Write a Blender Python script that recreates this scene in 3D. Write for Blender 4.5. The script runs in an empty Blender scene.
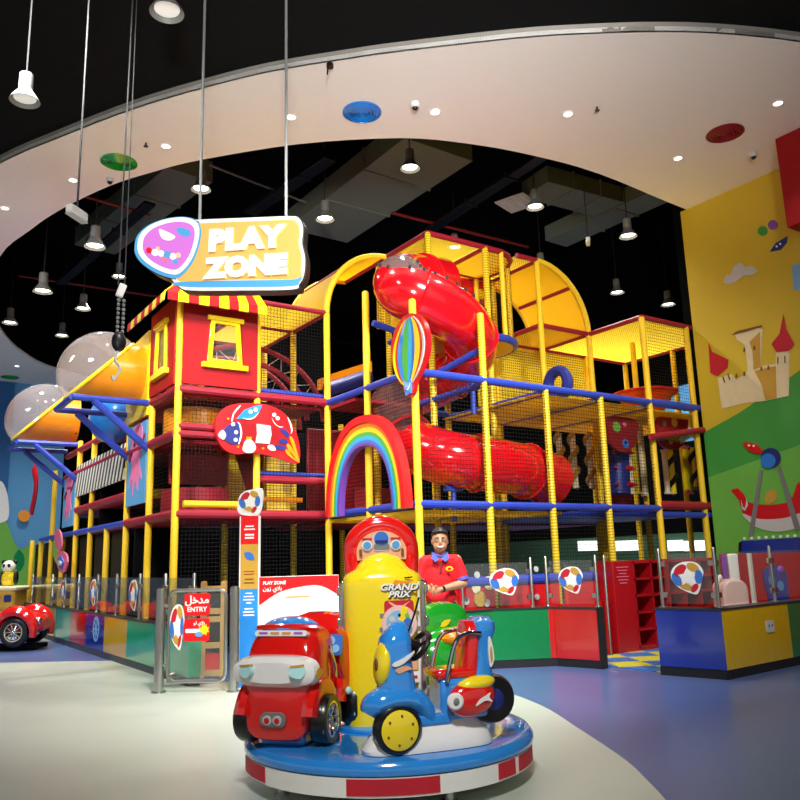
import bpy, bmesh, math, random
from mathutils import Vector, Matrix
random.seed(7)
PI = math.pi
scene = bpy.context.scene
col = scene.collection

# ------------------------------------------------------------------ camera
CAM = Vector((0, 0, 1.4))
FPX, YAW, PITCH, ROLL = 789.4226, math.radians(55.71276), math.radians(11.42547), math.radians(-1.65277)
FWD = Vector((math.cos(PITCH)*math.cos(YAW), math.cos(PITCH)*math.sin(YAW), math.sin(PITCH)))
_r = Vector((math.sin(YAW), -math.cos(YAW), 0)); _u = _r.cross(FWD)
RGT = math.cos(ROLL)*_r + math.sin(ROLL)*_u
UPV = -math.sin(ROLL)*_r + math.cos(ROLL)*_u
cd = bpy.data.cameras.new('camera'); cam = bpy.data.objects.new('camera', cd); col.objects.link(cam)
cd.sensor_width = 36; cd.lens = FPX/800*36; cd.clip_end = 200
cam.matrix_world = Matrix(((RGT.x, UPV.x, -FWD.x, CAM.x), (RGT.y, UPV.y, -FWD.y, CAM.y), (RGT.z, UPV.z, -FWD.z, CAM.z), (0, 0, 0, 1)))
scene.camera = cam

# ------------------------------------------------------------------ light and exposure
w = bpy.data.worlds.new('world'); scene.world = w; w.use_nodes = True
w.node_tree.nodes['Background'].inputs[0].default_value = (1, .98, .96, 1)
w.node_tree.nodes['Background'].inputs[1].default_value = .36
vs = scene.view_settings
vs.view_transform = 'Standard'; vs.look = 'None'; vs.exposure = 0.0; vs.gamma = 1; vs.use_curve_mapping = False

def area(name, loc, target, size, power, color=(1, .985, .965), spread=120):
    l = bpy.data.lights.new(name, 'AREA'); l.shape = 'DISK'; l.size = size; l.energy = power; l.color = color
    l.spread = math.radians(spread)
    o = bpy.data.objects.new(name, l); col.objects.link(o); o.location = loc
    o.rotation_euler = (Vector(target)-Vector(loc)).to_track_quat('-Z', 'Y').to_euler()
    return o
# unseen area lights added high up to brighten the ride and the frame
area('ceiling_light_arcade', (2.2, 4.4, 7.3), (4.6, 8.2, 0.3), 1.2, 115, spread=55)
area('ceiling_light_arcade', (0.4, 7.0, 7.2), (4.4, 11.2, 3.6), 1.2, 120, spread=62)
area('ceiling_light_arcade', (5.0, 1.5, 7.2), (7.2, 9.0, 3.0), 1.2, 240, spread=75)
area('ceiling_light_arcade', (-.5, -.5, 7.2), (3.5, 5.0, 0.6), 1.0, 24, spread=32)
area('arcade_uplight', (-1.5, -3.0, 2.6), (5.2, 7.2, 7.5), 1.4, 150, (1, .98, .95), 52)  # added behind the camera to lift the soffit, no lamp of the room
area('ceiling_light_arcade', (-1.5, 12.0, 7.0), (3.5, 17, 3.0), 1.2, 100, spread=90)

# ------------------------------------------------------------------ helpers
def srgb(h):
    h = h.lstrip('#'); o = []
    for i in (0, 2, 4):
        c = int(h[i:i+2], 16)/255
        o.append(c/12.92 if c <= .04045 else ((c+.055)/1.055)**2.4)
    return (*o, 1)

def nt(name):
    m = bpy.data.materials.new(name); m.use_nodes = True
    t = m.node_tree; return m, t, t.nodes, t.links, t.nodes['Principled BSDF']

def plastic(name, color, rough=.35, metal=0, spec=.5, coat=0, noise=.04, scale=9, bump=0, emit=0):
    m, t, N, L, b = nt(name)
    c = srgb(color)
    nz = N.new('ShaderNodeTexNoise'); nz.inputs['Scale'].default_value = scale; nz.inputs['Detail'].default_value = 3
    tc = N.new('ShaderNodeTexCoord'); L.new(tc.outputs['Object'], nz.inputs['Vector'])
    mx = N.new('ShaderNodeMix'); mx.data_type = 'RGBA'
    mx.inputs[6].default_value = tuple(max(0, x*(1-noise*2)) for x in c[:3])+(1,)
    mx.inputs[7].default_value = tuple(min(1, x*(1+noise*2)+noise*.02) for x in c[:3])+(1,)
    L.new(nz.outputs['Fac'], mx.inputs[0]); L.new(mx.outputs[2], b.inputs['Base Color'])
    b.inputs['Roughness'].default_value = rough; b.inputs['Metallic'].default_value = metal
    b.inputs['Specular IOR Level'].default_value = spec; b.inputs['Coat Weight'].default_value = coat
    b.inputs['Coat Roughness'].default_value = .06
    if bump:
        bp = N.new('ShaderNodeBump'); bp.inputs['Strength'].default_value = bump; bp.inputs['Distance'].default_value = .01
        L.new(nz.outputs['Fac'], bp.inputs['Height']); L.new(bp.outputs[0], b.inputs['Normal'])
    if emit:
        L.new(mx.outputs[2], b.inputs['Emission Color']); b.inputs['Emission Strength'].default_value = emit
    return m

def glass(name, tint=(.94, .97, .95), haze=0, hcol=(.9, .9, .9), rough=.02):
    m, t, N, L, b = nt(name)
    N.remove(b); out = N['Material Output']
    tr = N.new('ShaderNodeBsdfTransparent'); tr.inputs[0].default_value = (*tint, 1)
    gl = N.new('ShaderNodeBsdfGlossy'); gl.inputs['Roughness'].default_value = rough
    # Schlick reflectance of a thin sheet, the same from both sides
    ge = N.new('ShaderNodeNewGeometry'); dt = N.new('ShaderNodeVectorMath'); dt.operation = 'DOT_PRODUCT'
    L.new(ge.outputs['Normal'], dt.inputs[0]); L.new(ge.outputs['Incoming'], dt.inputs[1])
    def mth(op, a, b=None):
        n = N.new('ShaderNodeMath'); n.operation = op
        for i, v in enumerate((a, b)):
            if v is None: continue
            if isinstance(v, (int, float)): n.inputs[i].default_value = v
            else: L.new(v, n.inputs[i])
        return n.outputs[0]
    k = mth('POWER', mth('SUBTRACT', 1.0, mth('ABSOLUTE', dt.outputs['Value'])), 5.0)
    ad = mth('MULTIPLY_ADD', k, .9); ad.node.inputs[2].default_value = .045
    mx = N.new('ShaderNodeMixShader'); L.new(ad, mx.inputs[0]); L.new(tr.outputs[0], mx.inputs[1]); L.new(gl.outputs[0], mx.inputs[2])
    last = mx.outputs[0]
    if haze:
        df = N.new('ShaderNodeBsdfDiffuse'); df.inputs[0].default_value = (*hcol, 1); tl = N.new('ShaderNodeBsdfTranslucent'); tl.inputs[0].default_value = (*hcol, 1)
        a2 = N.new('ShaderNodeMixShader'); a2.inputs[0].default_value = .5; L.new(df.outputs[0], a2.inputs[1]); L.new(tl.outputs[0], a2.inputs[2])
        m2 = N.new('ShaderNodeMixShader'); m2.inputs[0].default_value = haze; L.new(last, m2.inputs[1]); L.new(a2.outputs[0], m2.inputs[2]); last = m2.outputs[0]
    L.new(last, out.inputs['Surface'])
    return m

def netmat(name, color, axes, cell=.05, wire=.014, rough=.6):
    """square netting: open cells, cords of the given colour; axes = the two directions of the panel"""
    m, t, N, L, b = nt(name); out = N['Material Output']
    c = srgb(color); b.inputs['Base Color'].default_value = c; b.inputs['Roughness'].default_value = rough
    ge = N.new('ShaderNodeNewGeometry'); sp = N.new('ShaderNodeSeparateXYZ'); L.new(ge.outputs['Position'], sp.inputs[0])
    fs = []
    for a in axes:
        d = N.new('ShaderNodeMath'); d.operation = 'DIVIDE'; d.inputs[1].default_value = cell; L.new(sp.outputs['XYZ'.index(a)], d.inputs[0])
        f = N.new('ShaderNodeMath'); f.operation = 'FRACT'; L.new(d.outputs[0], f.inputs[0])
        g = N.new('ShaderNodeMath'); g.operation = 'LESS_THAN'; g.inputs[1].default_value = wire/cell; L.new(f.outputs[0], g.inputs[0]); fs.append(g)
    mxm = N.new('ShaderNodeMath'); mxm.operation = 'MAXIMUM'; L.new(fs[0].outputs[0], mxm.inputs[0]); L.new(fs[1].outputs[0], mxm.inputs[1])
    tr = N.new('ShaderNodeBsdfTransparent'); mx = N.new('ShaderNodeMixShader')
    tl = N.new('ShaderNodeBsdfTranslucent'); tl.inputs[0].default_value = c; m2 = N.new('ShaderNodeMixShader'); m2.inputs[0].default_value = .45
    L.new(b.outputs[0], m2.inputs[1]); L.new(tl.outputs[0], m2.inputs[2])
    L.new(mxm.outputs[0], mx.inputs[0]); L.new(tr.outputs[0], mx.inputs[1]); L.new(m2.outputs[0], mx.inputs[2]); L.new(mx.outputs[0], out.inputs['Surface'])
    return m

def frame(o, x, y):
    x = Vector(x).normalized(); y = Vector(y).normalized(); z = x.cross(y); o = Vector(o)
    return Matrix(((x.x, y.x, z.x, o.x), (x.y, y.y, z.y, o.y), (x.z, y.z, z.z, o.z), (0, 0, 0, 1)))

def spline(pts, n=6, closed=False):
    P = [Vector(p) for p in pts]; out = []; k = len(P)
    rng = range(k if closed else k-1)
    for i in rng:
        if closed: a, b, c, d = P[(i-1) % k], P[i], P[(i+1) % k], P[(i+2) % k]
        else: a, b, c, d = P[max(i-1, 0)], P[i], P[i+1], P[min(i+2, k-1)]
        for j in range(n):
            t = j/n
            out.append(.5*((2*b)+(c-a)*t+(2*a-5*b+4*c-d)*t*t+(3*b-a-3*c+d)*t**3))
    if not closed: out.append(P[-1])
    return out

def circ(r, n=24, cx=0, cy=0, ry=None, a0=0, a1=2*PI, closed=True):
    ry = r if ry is None else ry; k = n if closed else n+1
    return [(cx+r*math.cos(a0+(a1-a0)*i/n), cy+ry*math.sin(a0+(a1-a0)*i/n)) for i in range(k)]

def rrect(w, h, r, n=4, cx=0, cy=0):
    o = []
    for sx, sy, a in ((1, 1, 0), (-1, 1, 90), (-1, -1, 180), (1, -1, 270)):
        for i in range(n+1):
            t = math.radians(a+90*i/n); o.append((cx+sx*(w/2-r)+r*math.cos(t), cy+sy*(h/2-r)+r*math.sin(t)))
    return o

def leaf(l, wd, ang=0, cx=0, cy=0, n=8):
    p = []
    for s in (1, -1):
        for i in range(n):
            t = i/n; x = (-l/2+l*t)*s; y = wd/2*math.sin(PI*t)**.8*s
            p.append((cx+x*math.cos(ang)-y*math.sin(ang), cy+x*math.sin(ang)+y*math.cos(ang)))
    return p[::-1] if False else p

def smooth2(pts, n=5):
    return [(p.x, p.y) for p in spline([(a, b, 0) for a, b in pts], n, True)]

class MB:
    def __init__(s): s.bm = bmesh.new()
    def _m(s, k, mi):
        s.bm.faces.ensure_lookup_table()
        for f in s.bm.faces[k:]: f.material_index = mi
    def rings(s, rings, mi=0, caps=True, loop=False):
        k = len(s.bm.faces); V = [[s.bm.verts.new(p) for p in r] for r in rings]; n = len(V[0])
        pairs = list(zip(V, V[1:]))+([(V[-1], V[0])] if loop else [])
        for a, b in pairs:
            for i in range(n):
                try: s.bm.faces.new((a[i], a[(i+1) % n], b[(i+1) % n], b[i]))
                except ValueError: pass
        if caps and not loop:
            for r, fl in ((V[0], True), (V[-1], False)):
                try: s.bm.faces.new(r[::-1] if fl else r)
                except ValueError: pass
        s._m(k, mi); return s
    def box(s, c, size, rot=None, mi=0):
        k = len(s.bm.faces); M = Matrix.Translation(c) @ (rot.to_4x4() if rot else Matrix.Identity(4)) @ Matrix.Diagonal((*size, 1))
        bmesh.ops.create_cube(s.bm, size=1, matrix=M); s._m(k, mi); return s
    def tube(s, pts, r, n=10, mi=0, closed=False, caps=True, flat=None):
        P = [Vector(p) for p in pts]; k = len(P); R = r if isinstance(r, (list, tuple)) else [r]*k
        T = []
        for i in range(k):
            a = P[(i-1) % k] if closed else P[max(i-1, 0)]; b = P[(i+1) % k] if closed else P[min(i+1, k-1)]
            T.append((b-a).normalized())
        ref = Vector((0, 0, 1)) if abs(T[0].z) < .9 else Vector((1, 0, 0))
        nx = (ref-T[0]*ref.dot(T[0])).normalized(); rg = []
        for i in range(k):
            nx = (nx-T[i]*nx.dot(T[i])); nx = nx.normalized() if nx.length > 1e-6 else T[i].orthogonal().normalized()
            by = T[i].cross(nx); f = flat or 1
            rg.append([P[i]+R[i]*(nx*math.cos(2*PI*j/n)+by*f*math.sin(2*PI*j/n)) for j in range(n)])
        return s.rings(rg, mi, caps, closed)
    def cyl(s, p, q, r, r2=None, n=12, mi=0):
        return s.tube([p, q], [r, r if r2 is None else r2], n, mi)
    def lathe(s, prof, M=None, n=20, mi=0, caps=True):
        M = M or Matrix.Identity(4)
        return s.rings([[M @ Vector((max(r, .0005)*math.cos(2*PI*j/n), max(r, .0005)*math.sin(2*PI*j/n), z)) for j in range(n)] for r, z in prof], mi, caps)
    def prism(s, poly, t, M=None, mi=0, z0=0):
        M = M or Matrix.Identity(4); k = len(s.bm.faces)
        a = sum(p[0]*q[1]-q[0]*p[1] for p, q in zip(poly, list(poly[1:])+[poly[0]]))
        if a < 0: poly = list(poly)[::-1]
        A = [s.bm.verts.new(M @ Vector((x, y, z0))) for x, y in poly]; B = [s.bm.verts.new(M @ Vector((x, y, z0+t))) for x, y in poly]
        n = len(A)
        s.bm.faces.new(A[::-1]); s.bm.faces.new(B)
        for i in range(n): s.bm.faces.new((A[i], A[(i+1) % n], B[(i+1) % n], B[i]))
        s._m(k, mi); return s
    def band(s, outer, inner, t, M=None, mi=0, z0=0, closed=True):
        """flat strip between two equal length outlines, given thickness"""
        M = M or Matrix.Identity(4)
        rg = [[M @ Vector((o[0], o[1], z0)), M @ Vector((i[0], i[1], z0)), M @ Vector((i[0], i[1], z0+t)), M @ Vector((o[0], o[1], z0+t))] for o, i in zip(outer, inner)]
        return s.rings(rg, mi, True, closed)
    def ell(s, c, rad, M=None, n=18, k=10, mi=0, t0=0, t1=PI):
        M = M or Matrix.Identity(4); c = Vector(c)
        rg = []
        for i in range(k+1):
            t = t0+(t1-t0)*i/k; rr = max(math.sin(t), .002)
            rg.append([c+(M @ Vector((rad[0]*rr*math.cos(2*PI*j/n), rad[1]*rr*math.sin(2*PI*j/n), -rad[2]*math.cos(t)))) for j in range(n)])
        return s.rings(rg, mi)
    def build(s, name, mats, parent=None, ang=35, bev=0, seg=2, sub=0, flat=False, loc=None):
        bmesh.ops.recalc_face_normals(s.bm, faces=s.bm.faces[:])
        me = bpy.data.meshes.new(name); s.bm.to_mesh(me); s.bm.free()
        for m in (mats if isinstance(mats, (list, tuple)) else [mats]): me.materials.append(m)
        if not flat:
            me.polygons.foreach_set('use_smooth', [True]*len(me.polygons)); me.set_sharp_from_angle(angle=math.radians(ang))
        o = bpy.data.objects.new(name, me); col.objects.link(o)
        if parent: o.parent = parent
        if loc: o.location = loc
        if sub:
            md = o.modifiers.new('sub', 'SUBSURF'); md.levels = sub; md.render_levels = sub
        if bev:
            md = o.modifiers.new('bev', 'BEVEL'); md.width = bev; md.segments = seg; md.limit_method = 'ANGLE'; md.angle_limit = math.radians(40)
        return o

def tag(o, label, cat, group=None, kind=None):
    o['label'] = label; o['category'] = cat
    if group: o['group'] = group
    if kind: o['kind'] = kind
    return o
def thing(name, label, cat, loc=(0, 0, 0), rotz=0, group=None):
    o = bpy.data.objects.new(name, None); o.empty_display_size = .2; col.objects.link(o)
    o.location = loc; o.rotation_euler = (0, 0, rotz)
    return tag(o, label, cat, group)
def struct(o, label=None, cat=None):
    o['kind'] = 'structure'
    if label: o['label'] = label; o['category'] = cat
    return o
def copytree(o, parent=None):
    c = o.copy(); col.objects.link(c)
    if parent: c.parent = parent
    for ch in o.children: copytree(ch, c)
    return c
def ptlab(o, label): o['label'] = label; return o

_tc = {}
def text(body, size, mat, M, parent, name='lettering', ext=.004, bold=.0, ax='CENTER', shear=0, space=1.0):
    cu = bpy.data.curves.new('tx', 'FONT'); cu.body = body; cu.size = size; cu.extrude = ext; cu.offset = bold
    cu.align_x = ax; cu.align_y = 'CENTER'; cu.shear = shear; cu.space_character = space; cu.resolution_u = 3
    to = bpy.data.objects.new('tx', cu); col.objects.link(to)
    dg = bpy.context.evaluated_depsgraph_get(); me = bpy.data.meshes.new_from_object(to.evaluated_get(dg))
    bpy.data.objects.remove(to); me.transform(M); me.name = name
    me.materials.clear(); me.materials.append(mat)
    o = bpy.data.objects.new(name, me); col.objects.link(o); o.parent = parent
    return o

# a pixel of the 800 px frame as a place in the room: on a plane of the room or at a depth
def ray(px, py): return FWD*FPX+RGT*(px-400)-UPV*(py-400)
def at_z(px, py, z): d = ray(px, py); return CAM+d*((z-CAM.z)/d.z)
def at_x(px, py, x): d = ray(px, py); return CAM+d*(x/d.x)
def at_y(px, py, y): d = ray(px, py); return CAM+d*(y/d.y)
def at_d(px, py, D): return CAM+ray(px, py)*(D/FPX)
TX, TY, B = 5.95787, 8.37808, 1.2
def G(gx, gy, z): return Vector((TX+B*gx, TY+B*gy, z))
L1, L2, L3, RF, TW = 2.10, 3.865, 5.0, 5.35, 6.55
VR = Vector((math.sin(YAW), -math.cos(YAW), 0)); VF = Vector((math.cos(YAW), math.sin(YAW), 0))   # right / away on the floor
FACE = YAW-PI/2                                                                                   # local x = right, y = away

# ------------------------------------------------------------------ materials
M = {}
def P(k, *a, **kw): M[k] = plastic(k, *a, **kw); return M[k]
P('yellow', '#f0cd1c', .45); P('yellow_foam', '#eec21a', .6, noise=.06, scale=30); P('red_foam', '#98142a', .5)
P('blue_foam', '#2c43ae', .4); P('red', '#d2131c', .3, coat=.4); P('deep_red', '#8e1422', .5); P('gloss_red', '#e01a16', .12, coat=1)
P('recess_green', '#3c6248', .7); P('lamp_shade', '#84857f', .5); P('house_red', '#9c0d14', .6, spec=.25); P('blue', '#1f7fd8', .3, coat=.5); P('gloss_blue', '#2f8fe4', .12, coat=1); P('navy', '#1c2a7a', .4)
P('gloss_yellow', '#ffe11e', .15, coat=1, noise=.01); P('gloss_white', '#f4f2ee', .2, coat=1, noise=.01); P('white', '#f3f1ea', .5, noise=.02)
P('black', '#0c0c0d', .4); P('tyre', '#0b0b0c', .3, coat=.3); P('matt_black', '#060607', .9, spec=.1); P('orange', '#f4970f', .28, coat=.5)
P('gloss_green', '#1fa32c', .15, coat=1); P('green', '#0e8a52', .2, coat=.6); P('teal', '#12b184', .2, coat=.6); P('purple', '#7a3aa8', .2, coat=.6)
P('steel', '#b9bab6', .28, metal=1, noise=.02); P('chrome', '#dcdcdc', .12, metal=1, noise=0); P('skin', '#c98f6b', .5); P('hair', '#15100d', .5)
P('wood', '#c79a5a', .5, noise=.12, scale=4); P('shirt', '#d8101c', .8); P('collar', '#4a5ab8', .8); P('jeans', '#141a2c', .85); P('rubber', '#1a1a1c', .6)
P('cream', '#f1e2b4', .5); P('castle_cream', '#e6d6a8', .6); P('castle_tan', '#c99a35', .6); P('castle_red', '#c5162c', .6); P('brown', '#7a4f1e', .6)
P('mural_yellow', '#d6b82c', .6, noise=.05, scale=.6); P('hill_dark', '#3f9a3c', .6, noise=.06, scale=.8); P('hill_light', '#6cb545', .6, noise=.06, scale=.8)
P('pale_blue', '#7fb7de', .6); P('sky_blue', '#5aa0d4', .7, noise=.06, scale=.3); P('deep_sky', '#20619c', .7, noise=.08, scale=.3)
P('cloud', '#eef0f0', .7); P('void_black', '#070808', .95, spec=.05); P('duct', '#6a7466', .7); P('pipe_red', '#7c1a18', .5); P('grey', '#7c7d7a', .5)
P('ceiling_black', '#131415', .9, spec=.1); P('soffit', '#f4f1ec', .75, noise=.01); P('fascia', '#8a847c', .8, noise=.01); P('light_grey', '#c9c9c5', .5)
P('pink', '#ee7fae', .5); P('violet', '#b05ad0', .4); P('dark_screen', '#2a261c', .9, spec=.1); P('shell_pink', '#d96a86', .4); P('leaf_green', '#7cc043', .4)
P('counter_red', '#c81a18', .2, coat=.6); P('counter_green', '#0b7a3f', .2, coat=.6); P('counter_blue', '#16329c', .2, coat=.6); P('counter_yellow', '#dcae12', .2, coat=.6)
P('kick', '#17171a', .6); P('kick_grey', '#4a4f58', .6); P('rail_dark', '#2c2c2e', .4); P('shelf_red', '#a80f1a', .3, coat=.3); P('mat_blue', '#3a76c8', .6); P('mat_yellow', '#d8d030', .6)
P('pane_blue', '#8cc4f0', .1, coat=1); P('lamp_cyan', '#b5ecec', .15, coat=1); P('peach', '#f3b184', .4); P('pale_pink', '#f0c4bc', .4)
P('bunting_cream', '#f2e6c8', .6)
M['glass'] = glass('clear_glass', haze=.04); M['dome'] = glass('dome_plastic', (.93, .93, .95), .16, (.85, .85, .88), .08); M['slide_window'] = glass('slide_window', (.8, .62, .62), .12, (.9, .6, .6), .08)
for k, h, ce, wi in (('ny', '#f6d638', .05, .03), ('nb', '#0a0a0c', .055, .0065), ('nk', '#16130c', .04, .017)):
    for ax in ('XZ', 'YZ', 'XY'): M[k+ax] = netmat(k+'_net_'+ax, h, ax, ce, wi)

def stripes(name, c1, c2, axis, width, off=0, rough=.5, mix=None):
    m, t, N, L, b = nt(name); b.inputs['Roughness'].default_value = rough
    tc = N.new('ShaderNodeTexCoord'); sp = N.new('ShaderNodeSeparateXYZ'); L.new(tc.outputs['Object'], sp.inputs[0])
    src = sp.outputs['XYZ'.index(axis)]
    if mix:
        ma = N.new('ShaderNodeMath'); ma.operation = 'MULTIPLY_ADD'; ma.inputs[1].default_value = mix[1]
        L.new(sp.outputs['XYZ'.index(mix[0])], ma.inputs[0]); L.new(src, ma.inputs[2]); src = ma.outputs[0]
    d = N.new('ShaderNodeMath'); d.operation = 'MULTIPLY_ADD'; d.inputs[1].default_value = .5/width; d.inputs[2].default_value = off; L.new(src, d.inputs[0])
    f = N.new('ShaderNodeMath'); f.operation = 'FRACT'; L.new(d.outputs[0], f.inputs[0])
    g = N.new('ShaderNodeMath'); g.operation = 'LESS_THAN'; g.inputs[1].default_value = .5; L.new(f.outputs[0], g.inputs[0])
    mx = N.new('ShaderNodeMix'); mx.data_type = 'RGBA'; mx.inputs[6].default_value = srgb(c1); mx.inputs[7].default_value = srgb(c2)
    L.new(g.outputs[0], mx.inputs[0]); L.new(mx.outputs[2], b.inputs['Base Color'])
    return m
def sheet(name, color):
    m, t, N, L, b = nt(name); c = srgb(color); b.inputs['Base Color'].default_value = c; b.inputs['Roughness'].default_value = .6
    tl = N.new('ShaderNodeBsdfTranslucent'); tl.inputs[0].default_value = c; mx = N.new('ShaderNodeMixShader'); mx.inputs[0].default_value = .5
    wv = N.new('ShaderNodeTexBrick'); L.new(b.outputs[0], mx.inputs[1]); L.new(tl.outputs[0], mx.inputs[2]); L.new(mx.outputs[0], N['Material Output'].inputs['Surface']); N.remove(wv)
    return m
M['yellow_sheet'] = sheet('yellow_mesh_sheet', '#f6d638')
def lit(name, color, e):
    m, t, N, L, b = nt(name); c = srgb(color); b.inputs['Base Color'].default_value = tuple(x*.12 for x in c[:3])+(1,); b.inputs['Roughness'].default_value = .9; b.inputs['Specular IOR Level'].default_value = .1
    b.inputs['Emission Color'].default_value = c; b.inputs['Emission Strength'].default_value = e; return m
M['post_ribbed'] = stripes('ribbed_post', '#f0cd1c', '#b9970f', 'Z', .022)
M['zebra'] = stripes('zebra_print', '#e8e6da', '#20221c', 'Y', .11, mix=('Z', .5))
M['black_yellow'] = stripes('black_yellow_print', '#e8c91c', '#181814', 'Z', .16, mix=('X', 1.6))
# ------------------------------------------------------------------ the room
H = 7.55                                                        # underside of the white soffit
P('floor_blue', '#566a9e', .3, noise=.03, scale=2); P('floor_beige', '#c0c8bb', .35, noise=.02, scale=1.5)
f = MB(); f.box((4, 11, -.05), (34, 44, .1)); struct(f.build('floor', M['floor_blue'], flat=True))
edge = [(p.x, p.y) for p in spline([(5.2, 9.4, 0), (5.85, 8.0, 0), (5.82, 6.9, 0), (5.53, 5.89, 0), (5.0, 4.87, 0), (4.56, 4.07, 0), (4.26, 3.62, 0), (3.7, 2.9, 0), (2.6, 1.7, 0), (1.0, .6, 0), (-1.2, -.4, 0), (-4, -1.2, 0)], 5)]
f = MB(); f.prism(edge+[(-12, -3), (-12, 25.2), (1.98, 14.16), (3.3, 13.09), (3.4, 13), (3.4, 9.6)], .004)
struct(f.build('floor_inlay', M['floor_beige'], flat=True), 'beige vinyl floor inlay with curved edge around the ride', 'floor')

f = MB(); f.prism([(3.36, 17.5), (2.9, 18.5), (-7, 26), (-7, 28.3), (3.36, 28.3)], .004); struct(f.build('floor_rear', M['floor_beige'], flat=True), 'beige floor strip at the far left beyond the toy car', 'floor')
outer = [(16, 3.4), (12.5, 3.45), (10.6, 3.85), (9.07, 4.36), (8.07, 4.8), (7.4, 5.18), (6.7, 5.66), (6.04, 6.17), (4.98, 7.12), (4.53, 7.56), (3.8, 8.33), (3.18, 9.15), (2.57, 10.08), (1.9, 11.32), (1.28, 12.58), (.6, 14.5), (.2, 17), (-.1, 20), (-.2, 24), (-.2, 28.4)]
inner = [(9, 28.4), (4.9, 26.1), (3.5, 24.4), (2.6, 22.2), (1.98, 19.5), (1.83, 16.67), (2.11, 15.04), (2.4, 13.88), (2.9, 12.53), (3.43, 11.59), (3.86, 10.96), (4.94, 9.75), (6.15, 8.82), (7.12, 8.42), (8.18, 8.18), (9.59, 8.05), (11.93, 8.17), (16, 8.3)]
sm = lambda l: [(p.x, p.y) for p in spline([(a, b, 0) for a, b in l], 4)]
outer, inner = sm(outer), sm(inner)
f = MB(); f.prism(outer+inner, .06, z0=H); struct(f.build('ceiling', M['soffit'], flat=True))
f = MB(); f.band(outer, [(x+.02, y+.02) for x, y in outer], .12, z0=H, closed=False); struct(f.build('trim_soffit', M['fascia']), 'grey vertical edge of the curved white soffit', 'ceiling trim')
f = MB(); f.band(inner, [(x-.02, y-.02) for x, y in inner], 3.1, z0=H+.07, closed=False); struct(f.build('trim_void', M['void_black']), 'black upstand around the ceiling opening', 'ceiling trim')
f = MB(); f.prism(outer+[(-13, 28.4), (-13, -8), (16, -8)], .06, z0=H+.12); struct(f.build('ceiling_front', M['ceiling_black'], flat=True), 'black painted ceiling in front of the soffit', 'ceiling')
f = MB(); f.box((8, 18, 10.7), (24, 24, .1)); struct(f.build('ceiling_void', M['void_black'], flat=True), 'black ceiling above the play frame', 'ceiling')
# right wall with the painted sky and hills
WX = 12.05
f = MB(); fr = lambda: frame((WX, 0, 0), (0, -1, 0), (0, 0, 1))      # x = -Y, y = z, normal towards the room
def wallpart(poly, mi): f.prism([(-y, z) for y, z in poly], -.12, frame((WX, 0, 0), (0, -1, 0), (0, 0, 1)), mi)
h1 = [(8.3, 3.42), (7.57, 3.66), (7.0, 3.9), (6.47, 4.15), (5, 4.7), (2, 5.2), (-7, 5.4)]
h2 = [(8.3, 2.64), (7.5, 2.8), (6.62, 2.98), (5, 3.2), (2, 3.3), (-7, 3.3)]
wallpart(h1+[(-7, H), (8.3, H)], 0); wallpart(h2+h1[::-1], 1); wallpart([(8.3, 0), (-7, 0)]+h2[::-1], 2)
struct(f.build('wall_right', [M['mural_yellow'], M['hill_dark'], M['hill_light']], flat=True))
f = MB(); a = at_z(775, 139, H)
f.box(((a.x+WX)/2, (a.y-7)/2, (6.1+H)/2), (WX-a.x, a.y+7, H-6.1)); struct(f.build('trim_bulkhead', M['house_red'], bev=.01), 'red box bulkhead under the soffit on the yellow wall', 'bulkhead')
# far walls
f = MB(); f.box((-3, 28.5, 3.8), (17.0, .2, 7.6)); struct(f.build('wall_left', M['sky_blue'], flat=True), 'pale blue far wall with painted sky and hills', 'wall')
f = MB(); f.box((12, 28.55, 5.3), (20, .2, 10.6)); struct(f.build('wall_back', M['void_black'], flat=True))
f = MB(); f.box((19, 18.4, .95), (.2, 20.4, 1.9), mi=0); f.box((19, 18.4, 3.15), (.2, 20.4, 2.5), mi=2); f.box((19, 11.2, 5.2), (.2, 6, 1.6), mi=1); f.box((19, 21.5, 5.2), (.2, 14.6, 1.6), mi=2); f.box((19, 18.4, 8.3), (.2, 20.4, 4.6), mi=2)
struct(f.build('wall_recess', [M['recess_green'], M['sky_blue'], M['void_black']], flat=True), 'green and blue wall seen behind the netting', 'wall')
f = MB(); f.box((15.6, 8.4, 5.3), (7, .2, 10.6)); struct(f.build('wall_return', M['void_black'], flat=True), 'black return wall behind the yellow wall', 'wall')
# dark blue strip of the far wall by the left frame edge
f = MB(); a = at_y(15, 386, 28.3); f.box((a.x-6, 28.35, 3.75), (12, .08, 7.5)); struct(f.build('wall_far', M['deep_sky'], flat=True), 'dark blue painted sky on the far left wall', 'wall')
def far(poly, name, m, label, cat, y=28.26):
    q = [at_y(px, py, y) for px, py in poly]
    f = MB(); f.prism([(p.x, p.z) for p in q], .02, frame((0, y, 0), (1, 0, 0), (0, 0, 1)))
    return tag(f.build(name, m, flat=True), label, cat)
far(smooth2([(-30, 600), (-30, 520), (-8, 512), (5, 520), (18, 548), (34, 545), (55, 560), (60, 600)]), 'mural_hill', M['hill_light'], 'light green hill painted low on the far blue wall', 'wall mural')
far(smooth2([(-12, 520), (-6, 486), (2, 482), (8, 498), (7, 520)]), 'mural_cloud', M['cloud'], 'white cloud painted on the far left wall near the frame edge', 'wall mural', 28.24)
far(leaf(22, 11, PI/2, 19, 560), 'mural_tree', M['green'], 'round dark green tree painted on the far blue wall', 'wall mural', 28.22)
far(circ(6, 14, 24, 516), 'mural_sun', M['orange'], 'small orange ball painted on the far blue wall', 'wall mural', 28.22)
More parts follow.
